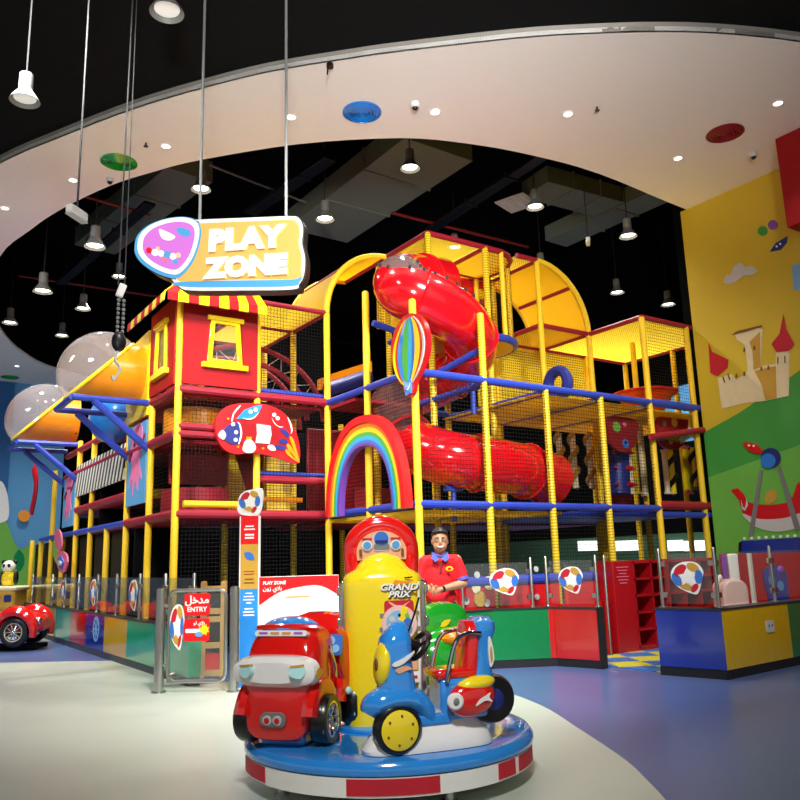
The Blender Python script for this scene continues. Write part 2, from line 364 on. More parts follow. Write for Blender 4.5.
# emissive white strips on the far wall behind the netting at the right
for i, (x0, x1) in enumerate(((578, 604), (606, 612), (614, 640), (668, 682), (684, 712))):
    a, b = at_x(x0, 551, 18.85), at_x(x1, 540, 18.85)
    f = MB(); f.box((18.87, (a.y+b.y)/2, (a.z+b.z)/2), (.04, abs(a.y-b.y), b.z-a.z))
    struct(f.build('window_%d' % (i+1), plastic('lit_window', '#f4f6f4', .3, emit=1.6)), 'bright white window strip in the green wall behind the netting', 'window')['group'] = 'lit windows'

# ------------------------------------------------------------------ wall paintings on the right wall
def wf(px, py, d=.0): p = at_x(px, py, WX-d); return (-p.y, p.z)
WF = frame((WX, 0, 0), (0, -1, 0), (0, 0, 1))
def wpoly(pts): return [wf(*p) for p in pts]
def mural(name, label, cat, parts):
    """parts: (name, material, pixel outline, layer)"""
    root = None
    for nm, m, pts, lay in parts:
        f = MB(); f.prism(wpoly(pts), .006, WF, z0=.003+.005*lay)
        o = f.build(nm if root else name, M[m], root, flat=True)
        if root is None: root = tag(o, label, cat)
    return root
win = lambda x, y: [(x-1, y), (x-.6, y-4), (x+.6, y-4.5), (x+1.2, y-.5)]
mural('mural_castle', 'cream castle with two red spires painted on the yellow wall', 'wall mural', [
 ('m', 'castle_cream', [(722, 409), (718, 378), (732, 374), (737, 380), (748, 371), (745, 345), (737, 340), (735, 335), (758, 328), (763, 329), (761, 366), (776, 364), (776, 352), (790, 350), (789, 396), (765, 401), (745, 403)], 0),
 ('shaded_wall', 'castle_tan', [(755, 371), (776, 366), (777, 398), (766, 400), (762, 385)], 1),
 ('tower_side', 'castle_tan', [(750, 342), (760, 332), (761, 367), (754, 370), (753, 352)], 1),
 ('roof', 'castle_red', [(709, 343), (713, 352), (729, 360), (728, 368), (718, 376), (711, 373)], 2),
 ('roof', 'castle_red', [(784, 314), (787, 330), (795, 344), (789, 351), (777, 352), (772, 344), (780, 334)], 2),
 ('tower_cap', 'brown', [(732, 335), (738, 331), (763, 325), (762, 327), (746, 332)], 2),
 ('window', 'brown', win(745, 352), 3), ('window', 'brown', win(755, 350), 3), ('window', 'brown', win(737, 378), 3), ('window', 'brown', win(745, 376), 3),
 ('window', 'brown', win(769, 370), 3), ('window', 'brown', win(762, 371), 3), ('window', 'brown', [(723, 377), (725, 383), (726, 382.5), (724, 376.5)], 3), ('window', 'brown', [(728, 374), (730, 380), (731, 379.5), (729, 373.5)], 3),
 ('window', 'brown', [(778, 357), (778, 364), (779, 364), (779, 357)], 3), ('window', 'brown', [(785, 356), (785, 363), (786, 363), (786, 356)], 3)])
mural('mural_cloud', 'small white cloud painted on the yellow wall above the castle', 'wall mural', [('m', 'light_grey', smooth2([(724, 282), (727, 275), (731, 275), (734, 267), (741, 263), (745, 267), (752, 266), (757, 271), (752, 275), (743, 276), (737, 281), (729, 284)]), 0)])
mural('mural_balloon', 'small green round creature painted high on the yellow wall', 'wall mural', [('m', 'hill_dark', circ(5, 14, 763, 231), 0)])
mural('mural_balloon', 'small purple round creature painted high on the yellow wall', 'wall mural', [('m', 'purple', circ(5, 14, 773, 225), 0)])
mural('mural_leaf', 'dark blue leaf with white spots painted beside the red bulkhead', 'wall mural', [('m', 'navy', [(770, 252), (776, 243), (783, 239), (788, 236), (787, 243), (781, 250)], 0), ('spot', 'white', circ(1.1, 8, 777, 246.5), 1), ('spot', 'white', circ(1.1, 8, 780.5, 244), 1)])
mural('mural_square', 'pale blue square painted on the wall at the frame edge', 'wall mural', [('m', 'pale_blue', [(792, 265), (803, 263), (803, 288), (794, 291)], 0)])
mural('mural_ship', 'red and white swing boat on grey legs painted on the green hill', 'wall mural', [
 ('m', 'red', [(731, 490), (738, 488), (744, 494), (748, 502), (755, 504), (770, 505), (786, 503), (793, 497), (797, 484), (806, 478), (806, 520), (760, 520), (744, 516), (739, 500)], 0),
 ('hull', 'light_grey', smooth2([(743, 514), (760, 519), (785, 518), (806, 512), (806, 524), (785, 531), (770, 531), (755, 526)]), 1),
 ('leg', 'grey', [(760, 470), (763.5, 470), (754, 536), (749, 536)], 2), ('leg', 'grey', [(778, 468), (781, 466), (801, 528), (796, 532)], 2),
 ('ring', 'navy', circ(10, 20, 771.5, 458), 3), ('hub', 'blue', circ(7.5, 20, 769, 461), 4), ('leaf', 'red', leaf(24, 9, .45, 754, 448), 3),
 ('spot', 'white', circ(1.2, 8, 750, 445.5), 4), ('spot', 'white', circ(1.2, 8, 754.5, 446), 4), ('fruit', 'castle_tan', leaf(17, 12, -1.0, 771, 497), 0),
 ('anchor', 'light_grey', [(742, 500), (744, 507), (746, 508), (747.5, 499), (749, 505), (746, 511), (743, 509)], 4)])
bs = mural('mural_block', 'dark blue block with row of white studs painted under the swing boat', 'wall mural', [('m', 'counter_blue', [(742, 541), (806, 537), (806, 560), (742, 562)], 0), ('edge', 'black', [(739, 543), (742, 541), (742, 562), (739, 562)], 1)])
for i in range(8):
    f = MB(); f.prism(wpoly(circ(1.6, 10, 745+7.2*i, 537-.4*i+1.5)), .008, WF, z0=.01); f.build('stud', M['white'], bs, flat=True)

# ------------------------------------------------------------------ ceiling fittings
def duct(name, label, px, z, w_, h_, m='duct', cat='air duct'):
    a, b = at_z(*px[0], z), at_z(*px[1], z); d = (b-a); q = MB()
    q.box((0, 0, h_/2), (d.length, w_, h_)); q.box((d.length*.12, 0, h_/2), (.05, w_+.06, h_+.06)); q.box((-d.length*.2, 0, h_/2), (.05, w_+.06, h_+.06))
    o = q.build(name, M[m], bev=.01); o.location = (a+b)/2; o.rotation_euler = (0, 0, math.atan2(d.y, d.x)); return tag(o, label, cat)
duct('ventilation_duct', 'wide dark flat duct running across the ceiling above the sign', ((440, 150), (318, 236)), 9.6, 1.75, .5)
duct('ventilation_duct', 'grey green duct along the ceiling opening behind the right lamps', ((535, 190), (618, 212)), 9.5, .9, .4)
duct('ventilation_duct', 'grey green duct crossing toward the yellow wall corner', ((662, 196), (556, 244)), 9.45, .8, .4)
duct('ventilation_duct', 'dark duct under the ceiling at the left of the opening', ((190, 175), (95, 250)), 9.8, 1.1, .5)
duct('cable_tray', 'black cable tray crossing the ceiling opening at left', ((150, 205), (60, 285)), 9.2, .25, .08, 'black', 'cable tray')
duct('cable_tray', 'black cable tray over the tower of the frame', ((555, 150), (430, 232)), 9.0, .25, .08, 'black', 'cable tray')
duct('cable_tray', 'black cable tray left of the blue ceiling vent', ((330, 160), (250, 215)), 9.2, .3, .08, 'black', 'cable tray')
def pipe(px, z, label, m='pipe_red', r=.035):
    a, b = at_z(*px[0], z), at_z(*px[1], z); q = MB(); q.cyl(a, b, r); 
    return tag(q.build('sprinkler_pipe', M[m]), label, 'pipe')
pipe(((392, 213), (528, 247)), 9.2, 'thin red sprinkler pipe above the play frame tower')
pipe(((0, 273), (160, 297)), 9.6, 'thin red sprinkler pipe at the left of the opening')
pipe(((70, 192), (150, 215)), 9.3, 'thin red sprinkler pipe behind the green vent')
pipe(((210, 165), (330, 212)), 9.9, 'dark pipe crossing behind the hanging sign rods', 'grey', .025)
q = MB(); c = at_z(517, 203, 9.44); q.box((0, 0, 0), (.75, .75, .03))
for k in range(7): q.box((0, -.3+.1*k, -.02), (.7, .02, .02))
o = q.build('ceiling_grille', M['light_grey']); o.location = c; o.rotation_euler = (0, 0, .3); tag(o, 'square white air grille in the dark ceiling opening', 'vent')

def round_vent(px, mk, label):
    c = at_z(*px, H); r = .27
    t = thing('ceiling_vent', label, 'vent', c, 0, 'round ceiling vents')
    q = MB(); q.lathe([(r, .002), (r*1.02, -.012), (r*.93, -.022), (r*.9, -.005)], n=32); q.build('rim', M[mk], t)
    for k in range(5):
        rr = r*(.86-.17*k); q = MB(); q.lathe([(rr, -.003), (rr*1.0, -.018), (rr-.028, -.03), (rr-.03, -.008)], n=28); q.build('louvre', M[mk], t)
round_vent((362, 112), 'blue', 'blue round ceiling vent in the white soffit')
round_vent((119, 162), 'gloss_green', 'green round ceiling vent left of the hanging sign rods')
round_vent((725, 133), 'deep_red', 'dark red round ceiling vent near the red bulkhead')
round_vent((10, 377), 'gloss_green', 'green round ceiling vent at the far left end of the soffit')

M['lens'] = plastic('lamp_lens', '#fff4e2', .4, emit=9)
M['lens_dim'] = plastic('dim_lens', '#e8e4da', .4, emit=.5)
M['lens_soft'] = plastic('downlight_lens', '#fff4e2', .4, emit=5)
for px, lab, e in (((435, 112), 'recessed downlight right of the blue vent', 1), ((568, 114), 'recessed downlight in the middle of the soffit', 1), ((778, 103), 'recessed downlight above the red bulkhead', 1), ((678, 158), 'recessed downlight nearest the yellow wall corner', 1),
               ((291, 117), 'recessed downlight beside the right sign rod', 0), ((166, 146), 'recessed downlight right of the green vent', 0), ((73, 180), 'recessed downlight left of the green vent', 0), ((5, 208), 'recessed downlight at the left frame edge', 0), ((17, 366), 'recessed downlight near the far green vent', 0)):
    c = at_z(*px, H); t = thing('downlight', lab, 'ceiling light', c, group='recessed downlights')
    q = MB(); q.lathe([(.085, .0), (.085, -.008), (.062, -.01), (.06, -.002)], n=20); q.build('trim_ring', M['white'], t)
    q = MB(); q.lathe([(.06, -.001), (.06, -.006)], n=20); q.build('lens', M['lens_soft'], t)
    l = bpy.data.lights.new('downlight_beam', 'SPOT'); l.energy = 70 if px[0] > 600 or px[0] < 150 else 190; l.spot_size = math.radians(100); l.spot_blend = .6; l.shadow_soft_size = .06; l.color = (1, .95, .88)
    lo = bpy.data.objects.new('beam', l); col.objects.link(lo); lo.parent = t; lo.location = (0, 0, -.04)
for px, lab in (((415, 103), 'white dome camera right of the blue vent'), ((110, 178), 'white dome camera below the green vent'), ((753, 153), 'white dome camera near the red vent')):
    t = thing('dome_camera', lab, 'security camera', at_z(*px, H), 0, 'dome cameras on the soffit')
    q = MB(); q.lathe([(.06, 0), (.06, -.05), (.05, -.07)], n=16); q.build('housing', M['light_grey'], t); q = MB(); q.ell((0, 0, -.06), (.042, .042, .05), t0=0, t1=PI/2); q.build('dome', M['black'], t)
for px, lab in (((597, 107), 'tiny sprinkler head in the middle of the soffit'), ((146, 143), 'tiny sprinkler head right of the green vent')):
    q = MB(); q.cyl((0, 0, 0), (0, 0, -.05), .015); q.lathe([(.035, -.05), (.035, -.058)], n=10); o = q.build('sprinkler', M['rail_dark']); o.location = at_z(*px, H); tag(o, lab, 'sprinkler')
t = thing('ceiling_hook', 'small black bracket hanging from the soffit left of the blue vent', 'bracket', at_z(330, 64, H))
q = MB(); q.cyl((0, 0, 0), (0, 0, -.05), .045); q.build('plate', M['black'], t); q = MB(); q.cyl((-.03, 0, -.03), (-.04, 0, -.16), .01); q.build('rod', M['black'], t)

def pendant(px, py, wpx, label, zc, lit=1, power=800, grp='pendant lamps over the play frame', near=1.0):
    D = .38*FPX/wpx*near; c = at_d(px, py, D)
    if c.x > 17: D *= 17/c.x; c = at_d(px, py, D)
    s = D*wpx/FPX/.38
    t = thing('pendant_lamp', label, 'pendant lamp', c, group=grp)
    q = MB(); q.cyl((0, 0, .3), (0, 0, (zc-c.z)/s), .012, n=6); q.build('cord', M['rail_dark'], t)
    q = MB(); q.lathe([(.02, .34), (.085, .33), (.09, .14), (.08, .12)], n=18); q.build('gear_housing', M['grey'], t)
    q = MB(); q.lathe([(.07, .14), (.1, .08), (.155, .0), (.19, -.06), (.186, -.06), (.15, .0), (.095, .08), (.06, .12)], n=22, caps=False); q.build('shade', M['lamp_shade'], t)
    q = MB(); q.lathe([(.14, -.012), (.14, -.018)], n=20); q.build('lens', M['lens'] if lit else M['lens_dim'], t)
    l = bpy.data.lights.new('pendant_beam', 'SPOT'); l.energy = power if lit else 12; l.spot_size = math.radians(125); l.spot_blend = .7; l.shadow_soft_size = .12; l.color = (1, .95, .88)
    lo = bpy.data.objects.new('beam', l); col.objects.link(lo); lo.parent = t; lo.location = (0, 0, -.04)
    t.scale = (s, s, s)
ZV = 10.65
for px, py, wd, lab in ((95, 244, 21, 'grey pendant lamp left of the sign, biggest in the left of the opening'), (43, 289, 19, 'grey pendant lamp low at left above the first clear dome'), (83, 307, 15, 'grey pendant lamp directly above the larger dome'),
     (10, 321, 15, 'grey pendant lamp at the left edge of the opening'), (62, 334, 13, 'grey pendant lamp farthest back, just left of the large dome'), (201, 187, 20, 'grey pendant lamp behind the left rod of the sign'),
     (325, 217, 19, 'grey pendant lamp just right of the sign'), (410, 166, 20, 'grey pendant lamp below the blue vent'), (535, 205, 18, 'grey pendant lamp next to the square air grille'),
     (541, 266, 15, 'grey pendant lamp just above the right yellow arch'), (617, 291, 14, 'grey pendant lamp above the right roof net, left of two'), (628, 234, 18, 'grey pendant lamp highest near the yellow wall corner'),
     (668, 303, 14, 'grey pendant lamp closest to the yellow wall edge'), (455, 246, 15, 'grey pendant lamp seen through the tower roof net'), (119, 275, 14, 'grey pendant lamp behind the hoist chain')):
    pendant(px, py, wd, lab, ZV)
pendant(25, 97, 29, 'grey pendant lamp hanging from the black ceiling at top left', H+.12, 0, 40, near=.76)
pendant(167, 8, 34, 'grey pendant lamp cut by the top edge of the frame', H+.12, 0, 40, near=.9)
for px, py, D, zc, lab in ((77, 213, 7.6, H+.12, 'white emergency light box hanging at left of the sign'), (588, 241, 15.5, ZV, 'white emergency light box hanging before the right duct')):
    c = at_d(px, py, D); t = thing('emergency_light', lab, 'emergency light', c, .75)
    q = MB(); q.box((0, 0, 0), (.26, .08, .09)); q.build('housing', M['white'], t, bev=.02); q = MB(); q.box((0, 0, -.052), (.26, .07, .01)); q.build('diffuser', M['light_grey'], t)
    q = MB(); q.cyl((0, 0, .05), (0, 0, zc-c.z), .01, n=6); q.build('rod', M['rail_dark'], t)
# chain hoist in front of the dome
c = at_d(118, 290, 7.7); t = thing('chain_hoist', 'hanging chain with white clip and black hook block above the dome', 'chain hoist', c)
q = MB(); q.cyl((0, 0, .05), (.02, 0, H+.12-c.z), .008, n=5); q.cyl((.06, 0, .05), (.06, 0, H+.12-c.z), .006, n=5); q.build('cable', M['rail_dark'], t)
q = MB(); q.box((.03, 0, 0), (.07, .04, .14), Matrix.Rotation(.3, 3, 'Y')); q.build('clip', M['white'], t, bev=.01)
for k in range(2):
    q = MB()
    for j in range(9): q.lathe([(.016, -.012), (.02, 0), (.016, .012)], Matrix.Translation((.01+.05*k, 0, -.1-.045*j)) @ Matrix.Rotation(PI/2*(j % 2), 4, 'Z') @ Matrix.Rotation(PI/2, 4, 'X'), n=8)
    q.build('chain', M['grey'], t)
q = MB(); q.ell((.03, 0, -.52), (.07, .05, .1)); q.build('hook_block', M['black'], t); q = MB(); q.tube(spline([(.03, 0, -.6), (.0, 0, -.7), (.05, 0, -.78), (.0, 0, -.9), (-.02, 0, -.86)], 4), .014); q.build('hook', M['light_grey'], t)
# ------------------------------------------------------------------ the play frame: posts, padded rails, decks and nets
pf = thing('climbing_frame', 'big multi level padded climbing frame of yellow posts with red and blue rails', 'climbing frame', (0, 0, 0))
PM, RM, BM_, PR = M['yellow_foam'], M['red_foam'], M['blue_foam'], M['post_ribbed']
def post(gx, gy, z0, z1, mat=None, r=.052):
    p = G(gx, gy, 0); q = MB()
    prof = [(r, z0), (r, z1-.02), (r*.8, z1)]
    q.lathe(prof, Matrix.Translation((p.x, p.y, 0)), n=12); return q.build('post', mat or PM, pf)
for gx, gy, z1, rb in ((0, 0, 4.87, 0), (1, 0, 4.86, 1), (2, 0, L2+.03, 1), (3, 0, L2+.03, 1), (4, 0, RF, 0), (5, 0, RF, 0), (0, 1, RF, 0), (0, 2, RF, 0), (-1, 2, RF-.1, 0), (-2, 2, RF-.05, 0),
                   (-2, 3, 5.2, 0), (-2, 4, 3.95, 0), (-2, 6, 3.95, 0), (-2, 7, 3.95, 0), (-2, 9, 3.6, 0), (0, 3, RF, 1), (0, 4, RF, 1), (-1, 4, RF, 1)):
    post(gx, gy, 0, z1, PR if rb else None)
for gy in (5, 8, 10, 11): post(-2, gy, 0, L1+.02)
for gx, gy in ((-1, 3), (0.5, 1.6), (1, 1), (2, 1), (3, 1), (4, 1), (5, 1), (1, 2), (2, 2), (3, 2), (4, 2), (5, 2), (6, 2), (6, 1), (-1, 5), (0, 5), (1, 3.4), (2.6, 3.2), (-1, 6.2), (4, 3.4)):
    z1 = TW if (gx, gy) in ((1, 1), (2, 1), (1, 2), (2, 2), (3, 2), (3, 1)) else (RF if gx >= 4 and gy <= 2 else L2)
    post(gx, gy, 0, z1, PR if gx < 3 else None)
def beam(a, b, mat, r=.055, name='padded_rail'):
    q = MB(); q.cyl(a, b, r, n=10); return q.build(name, mat, pf)
for g in range(4):
    beam(G(g, 0, L1), G(g+1, 0, L1), BM_); beam(G(g, 0, L2), G(g+1, 0, L2), BM_)
beam(G(4, 0, L1+.05), G(5.2, 0, L1+.05), RM, .075); beam(G(4, 0, L1-.1), G(5.2, 0, L1-.1), BM_, .05); beam(G(4, 0, L2), G(5.1, 0, L2), BM_, .07)
for z in (L1, L2):
    for g in (0, 1): beam(G(0, g, z), G(0, g+1, z), BM_)
    for g in (-2, -1): beam(G(g, 2, z), G(g+1, 2, z), RM, .065)
    for g in (1, 2, 3, 4): beam(G(g, 0, z-.06), G(g, 2, z-.06), BM_, .05)
    beam(G(0, 2, z), G(5, 2, z), BM_, .05)
for g in (2, 3): beam(G(-2, g, L1), G(-2, g+1, L1), RM, .065)
for g in range(4, 10): beam(G(-2, g, L1), G(-2, g+1, L1), BM_, .06)
for g in range(2, 8): beam(G(-2, g, L2 if g < 4 else L2-.1), G(-2, g+1, L2 if g < 4 else L2-.1), RM, .06)
beam(G(-2, 2, 3.33), G(-1.05, 2, 3.33), RM); beam(G(-2, 2, 3.22), G(-2, 4, 3.22), RM, .075); beam(G(-2, 2, 3.22), G(-1, 2, 3.22), RM)
for g in (4, 5, 6): beam(G(-2, g, 2.55), G(-2, g+1, 2.55), RM, .07)
for g in (4, 6): beam(G(-2, g, 3.3), G(-2, g+2, 3.3), RM, .07)
beam(G(-1.9, 2.02, L1+.14), G(-.95, 2.02, L1+.14), M['yellow_foam'], .05); beam(G(-1, 2.1, L2+.11), G(0, 2.1, L2+.11), BM_, .05)
beam(G(-1, 2.1, L1+.62), G(0, 2.1, L1+.62), BM_, .04); beam(G(-1, 2.08, L1+.53), G(0, 2.08, L1+.53), RM, .06)
# roofs
for g in (2, 3, 4): beam(G(-1, g, RF), G(0, g, RF), RM, .04)
for g in (-1, 0): beam(G(g, 2, RF), G(g, 4, RF), RM, .04)
for a, b in (((4, 0), (4, 1)), ((4, 1), (4, 2)), ((4, 0), (5, 0)), ((5, 0), (6, 0)), ((6, 0), (6, 2)), ((4, 2), (6, 2)), ((3, 2), (4, 2)), ((3, 2.2), (3, 1)), ((3, 1), (4, 1))):
    beam(G(*a, RF), G(*b, RF), RM, .045)
for a, b in (((1, 1), (2, 1)), ((1, 1), (1, 2)), ((2, 1), (2, 2)), ((1, 2), (2, 2)), ((2, 2), (3, 2)), ((2.6, 1), (3, 1)), ((3, 1), (3, 2))):
    beam(G(*a, TW), G(*b, TW), RM, .045)
for a, b in (((1, 1), (2, 1)), ((1, 1), (1, 2)), ((2, 1), (2, 2)), ((1, 2), (2, 2))): beam(G(*a, L3), G(*b, L3), BM_, .05)
arc = [G(2.2+.62*math.cos(t), 1.62+.62*math.sin(t), 0) for t in [math.radians(-100+20*i) for i in range(11)]]
arc = [G(2, 1, 0)]+arc+[G(2, 2.2, 0)]
up = lambda z: [(p.x, p.y, z) for p in arc]
q = MB(); q.tube(up(TW), .05, 8); q.build('round_rail', RM, pf); q = MB(); q.tube(up(L3), .07, 8); q.build('round_rail', BM_, pf)
q = MB(); q.prism([(p.x, p.y) for p in arc], .04, z0=L3-.06); q.build('round_deck', M['yellow_foam'], pf)
q = MB(); q.prism([(p.x, p.y) for p in arc], .015, z0=TW-.03); q.build('roof_net', M['nyXY'], pf, flat=True)
for k in (1, 4, 7): p = arc[k+1]; q = MB(); q.cyl((p.x, p.y, L3), (p.x, p.y, TW), .045); q.build('post', PM, pf)
q = MB()
for z in (L3, ): 
    rg = [[(p.x, p.y, L3), (p.x, p.y, TW)] for p in arc]
    for a, b in zip(rg, rg[1:]): q.bm.faces.new([q.bm.verts.new(v) for v in (a[0], b[0], b[1], a[1])])
q.build('side_net', M['nbXZ'], pf, flat=True)
# nets: flat panels of netting
def netp(name, mk, a, b, c, d=None):
    q = MB(); v = [Vector(a), Vector(b), Vector(c), Vector(d)]; q.bm.faces.new([q.bm.verts.new(x) for x in v]); return q.build(name, M[mk], pf, flat=True)
def nXZ(name, mk, g0, g1, gy, z0, z1): return netp(name, mk, G(g0, gy, z0), G(g1, gy, z0), G(g1, gy, z1), G(g0, gy, z1))
def nYZ(name, mk, gx, g0, g1, z0, z1): return netp(name, mk, G(gx, g0, z0), G(gx, g1, z0), G(gx, g1, z1), G(gx, g0, z1))
def nXY(name, mk, g0, g1, h0, h1, z): return netp(name, mk, G(g0, h0, z), G(g1, h0, z), G(g1, h1, z), G(g0, h1, z))
nXY('roof_net', 'nyXY', -1, 0, 2, 4, RF); nXY('roof_net', 'nyXY', 4, 6, 0, 2, RF); nXY('roof_net', 'nyXY', 1, 2, 1, 2, TW); nXY('roof_net', 'nyXY', 2.6, 3, 1, 2.2, TW); nXY('roof_net', 'nyXY', 3, 4, 1, 2.2, RF)
nXZ('side_net', 'nyXZ', 2.6, 5, 2.02, L2, RF); nYZ('side_net', 'nyYZ', 1, 1, 2, L3+.2, TW); nXZ('side_net', 'nyXZ', 1, 2.8, 2.3, L3+.35, TW)
nXZ('front_net', 'nbXZ', 0, 4, -.02, L1, L2); nXZ('front_net', 'nbXZ', 0, 4, .03, .3, L1); nXZ('front_net', 'nbXZ', -2, 0, 2.06, L1, L2); nXZ('front_net', 'nbXZ', -2, 0, 2.06, .2, L1)
nYZ('front_net', 'nbYZ', .03, 0, 2, L1, L2); nYZ('front_net', 'nbYZ', -1.97, 2, 4, L1, L2); nXZ('front_net', 'nbXZ', 4, 5, 0, L2, RF)
nXZ('front_net', 'nbXZ', -1, 0, 2.06, L2, RF)
# decks
def deck(g0, g1, h0, h1, z, mk, t=.05):
    a, b = G(g0, h0, z), G(g1, h1, z); q = MB(); q.box(((a.x+b.x)/2, (a.y+b.y)/2, z-t/2), (b.x-a.x, b.y-a.y, t)); return q.build('deck', M[mk], pf)
deck(0, 2.2, .05, 2, L1-.07, 'yellow_sheet'); deck(2.2, 5, .3, 3, L1-.07, 'navy'); deck(-2, 0, 2.1, 6, L1-.03, 'deep_red'); deck(0, 5, 2, 4, L1-.1, 'deep_red')
deck(0, 1, 1.3, 2, L2-.07, 'deep_red'); deck(1.9, 4, .05, 2, L2-.08, 'yellow_sheet', .02); deck(4, 6, .05, 2, L2-.1, 'yellow_sheet', .02); deck(-2, -1, 2.05, 4, L2-.03, 'deep_red'); deck(-1, 0, 2.2, 5, L2-.03, 'deep_red')
deck(1, 2, 1, 2, L3-.04, 'yellow_foam'); deck(-2, -1, 2.3, 4, 3.2, 'deep_red'); deck(-2, 0, 4, 8, 3.3, 'deep_red'); deck(-2, 0, 4, 7.8, 2.5, 'deep_red')
# padded panels
def panelXZ(g0, g1, gy, z0, z1, mk, t=.06, name='padded_panel'):
    a, b = G(g0, gy, z0), G(g1, gy, z1); q = MB(); q.box(((a.x+b.x)/2, a.y, (z0+z1)/2), (b.x-a.x, t, z1-z0)); return q.build(name, M[mk], pf, bev=.015)
def panelYZ(gx, g0, g1, z0, z1, mk, t=.06, name='padded_panel'):
    a, b = G(gx, g0, z0), G(gx, g1, z1); q = MB(); q.box((a.x, (a.y+b.y)/2, (z0+z1)/2), (t, b.y-a.y, z1-z0)); return q.build(name, M[mk], pf, bev=.015)
panelXZ(-1.8, -1.02, 2.9, 2.62, 3.1, 'deep_red'); panelXZ(-1.95, -1.1, 3.4, 2.45, 2.6, 'yellow_foam'); panelXZ(-1, 0, 4.4, L1, L2, 'deep_red'); panelXZ(-2, 0, 5.5, L1, L2, 'matt_black')  # the matt black one fills the back of the bays with dark
panelXZ(0, 1.2, 2.6, L1, L2-.3, 'deep_red'); panelXZ(.2, 1, 1.7, L1, L1+.4, 'deep_red'); panelXZ(-.9, -.1, 4.6, L1, L1+.5, 'deep_red')
panelXZ(-2, .4, 3.6, .1, L1-.1, 'matt_black', name='dark_screen'); panelXZ(0, 2.4, 3.5, .1, L1-.1, 'matt_black', name='dark_screen'); panelXZ(.6, 2.2, 4.5, L1, L2, 'matt_black', name='dark_screen')  # matt black sheets stand in for the shade deep inside the frame
panelXZ(4.4, 4.9, 1.2, L1, L2-.6, 'deep_red')
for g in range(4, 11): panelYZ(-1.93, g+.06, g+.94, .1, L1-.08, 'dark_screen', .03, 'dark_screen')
panelYZ(-1.2, 4, 9, .1, L1-.08, 'matt_black', name='dark_screen')  # black sheet added to keep the interior behind the left posts dark
for (g0, g1) in ((0, 1), (1, 2), (2, 2.75)):   # red padded kick boards with blue tops at ground level
    panelXZ(g0+.05, g1-.05, -.06, .25, 1.02, 'red', .05, 'kick_board'); beam(G(g0+.05, -.06, 1.08), G(g1-.05, -.06, 1.08), BM_, .07, 'kick_board_top')
def kdisc(px, py, r, mk, ry=None):
    p = at_y(px, py, TY-.11); q = MB(); q.prism(circ(r, 18, ry=ry), .012, frame((p.x, TY-.105, p.z), (1, 0, 0), (0, 0, 1))); q.build('spot', M[mk], pf)
for px, py, r, mk in ((476, 588, .07, 'cream'), (489, 583, .09, 'cream'), (477, 575, .045, 'light_grey'), (536, 569, .04, 'light_grey'), (537, 597, .04, 'light_grey'), (466, 601, .05, 'light_grey'), (480, 599, .1, 'castle_tan'), (601, 574, .1, 'cream'), (487, 603, .05, 'light_grey')):
    kdisc(px, py, r, mk)
# curved drums and rails inside the left bays
def drum(gx, gy, z0, z1, r, mk, name='curved_panel'):
    p = G(gx, gy, 0); q = MB(); q.lathe([(r, z0), (r, z1)], Matrix.Translation((p.x, p.y, 0)), n=24); return q.build(name, M[mk], pf)
drum(-1.5, 2.75, L1+.05, L1+.42, .5, 'red_foam'); drum(-1.5, 2.75, 3.3, 3.72, .5, 'orange')
panelXZ(-1.05, -.2, 2.35, 2.32, 2.4, 'orange', .05, 'foam_board')
# leaning netted ramp seen under the rocket board
for k, (gx, sx) in enumerate(((-.72, -.2), (-.18, .25))):
    a, b = G(gx, 3.1, L1+.05), G(gx+sx, 3.1, L1+1.15)
    q = MB(); q.rings([[a+Vector((-.22, 0, 0)), a+Vector((.22, 0, 0)), a+Vector((.22, .06, 0)), a+Vector((-.22, .06, 0))], [b+Vector((-.3, .5, 0)), b+Vector((.3, .5, 0)), b+Vector((.3, .56, 0)), b+Vector((-.3, .56, 0))]])
    q.build('climbing_ramp', M['post_ribbed'], pf)
# arched canopies either side of the tower
def barrel(name, label, ga, gb, h0, h1, rev):
    t = thing(name, label, 'canopy'); n = 12; ring = []
    for i in range(n+1):
        th = PI/2*i/n; ex = B*(gb-ga); x = (TX+B*gb-ex*math.cos(th)) if not rev else (TX+B*ga+ex*math.cos(th)); z = RF+(TW-RF)*math.sin(th); ring.append((x, z))
    y0, y1 = TY+B*h0, TY+B*h1
    q = MB(); q.rings([[(x, y0, z), (x, y1, z), (x, y1, z+.02), (x, y0, z+.02)] for x, z in ring]); q.build('mesh_sheet', M['yellow_sheet'], t)
    for y in (y0, y1): q = MB(); q.tube([(x, y, z) for x, z in ring], .05, 8); q.build('edge_rail', PM, t)
    x, z = ring[6]; q = MB(); q.cyl((x, y0, z), (x, y1, z), .035); q.build('cross_rail', RM, t)
    for x, z in (ring[0], ring[-1]): q = MB(); q.cyl((x, y0, z), (x, y1, z), .04); q.build('cross_rail', RM, t)
barrel('arched_canopy', 'yellow arched canopy rising to the tower from the left roof net', 0, 1, 2, 3.2, False)
barrel('arched_canopy', 'yellow arched canopy falling from the tower to the right roof net', 3, 4, 1, 2.2, True)
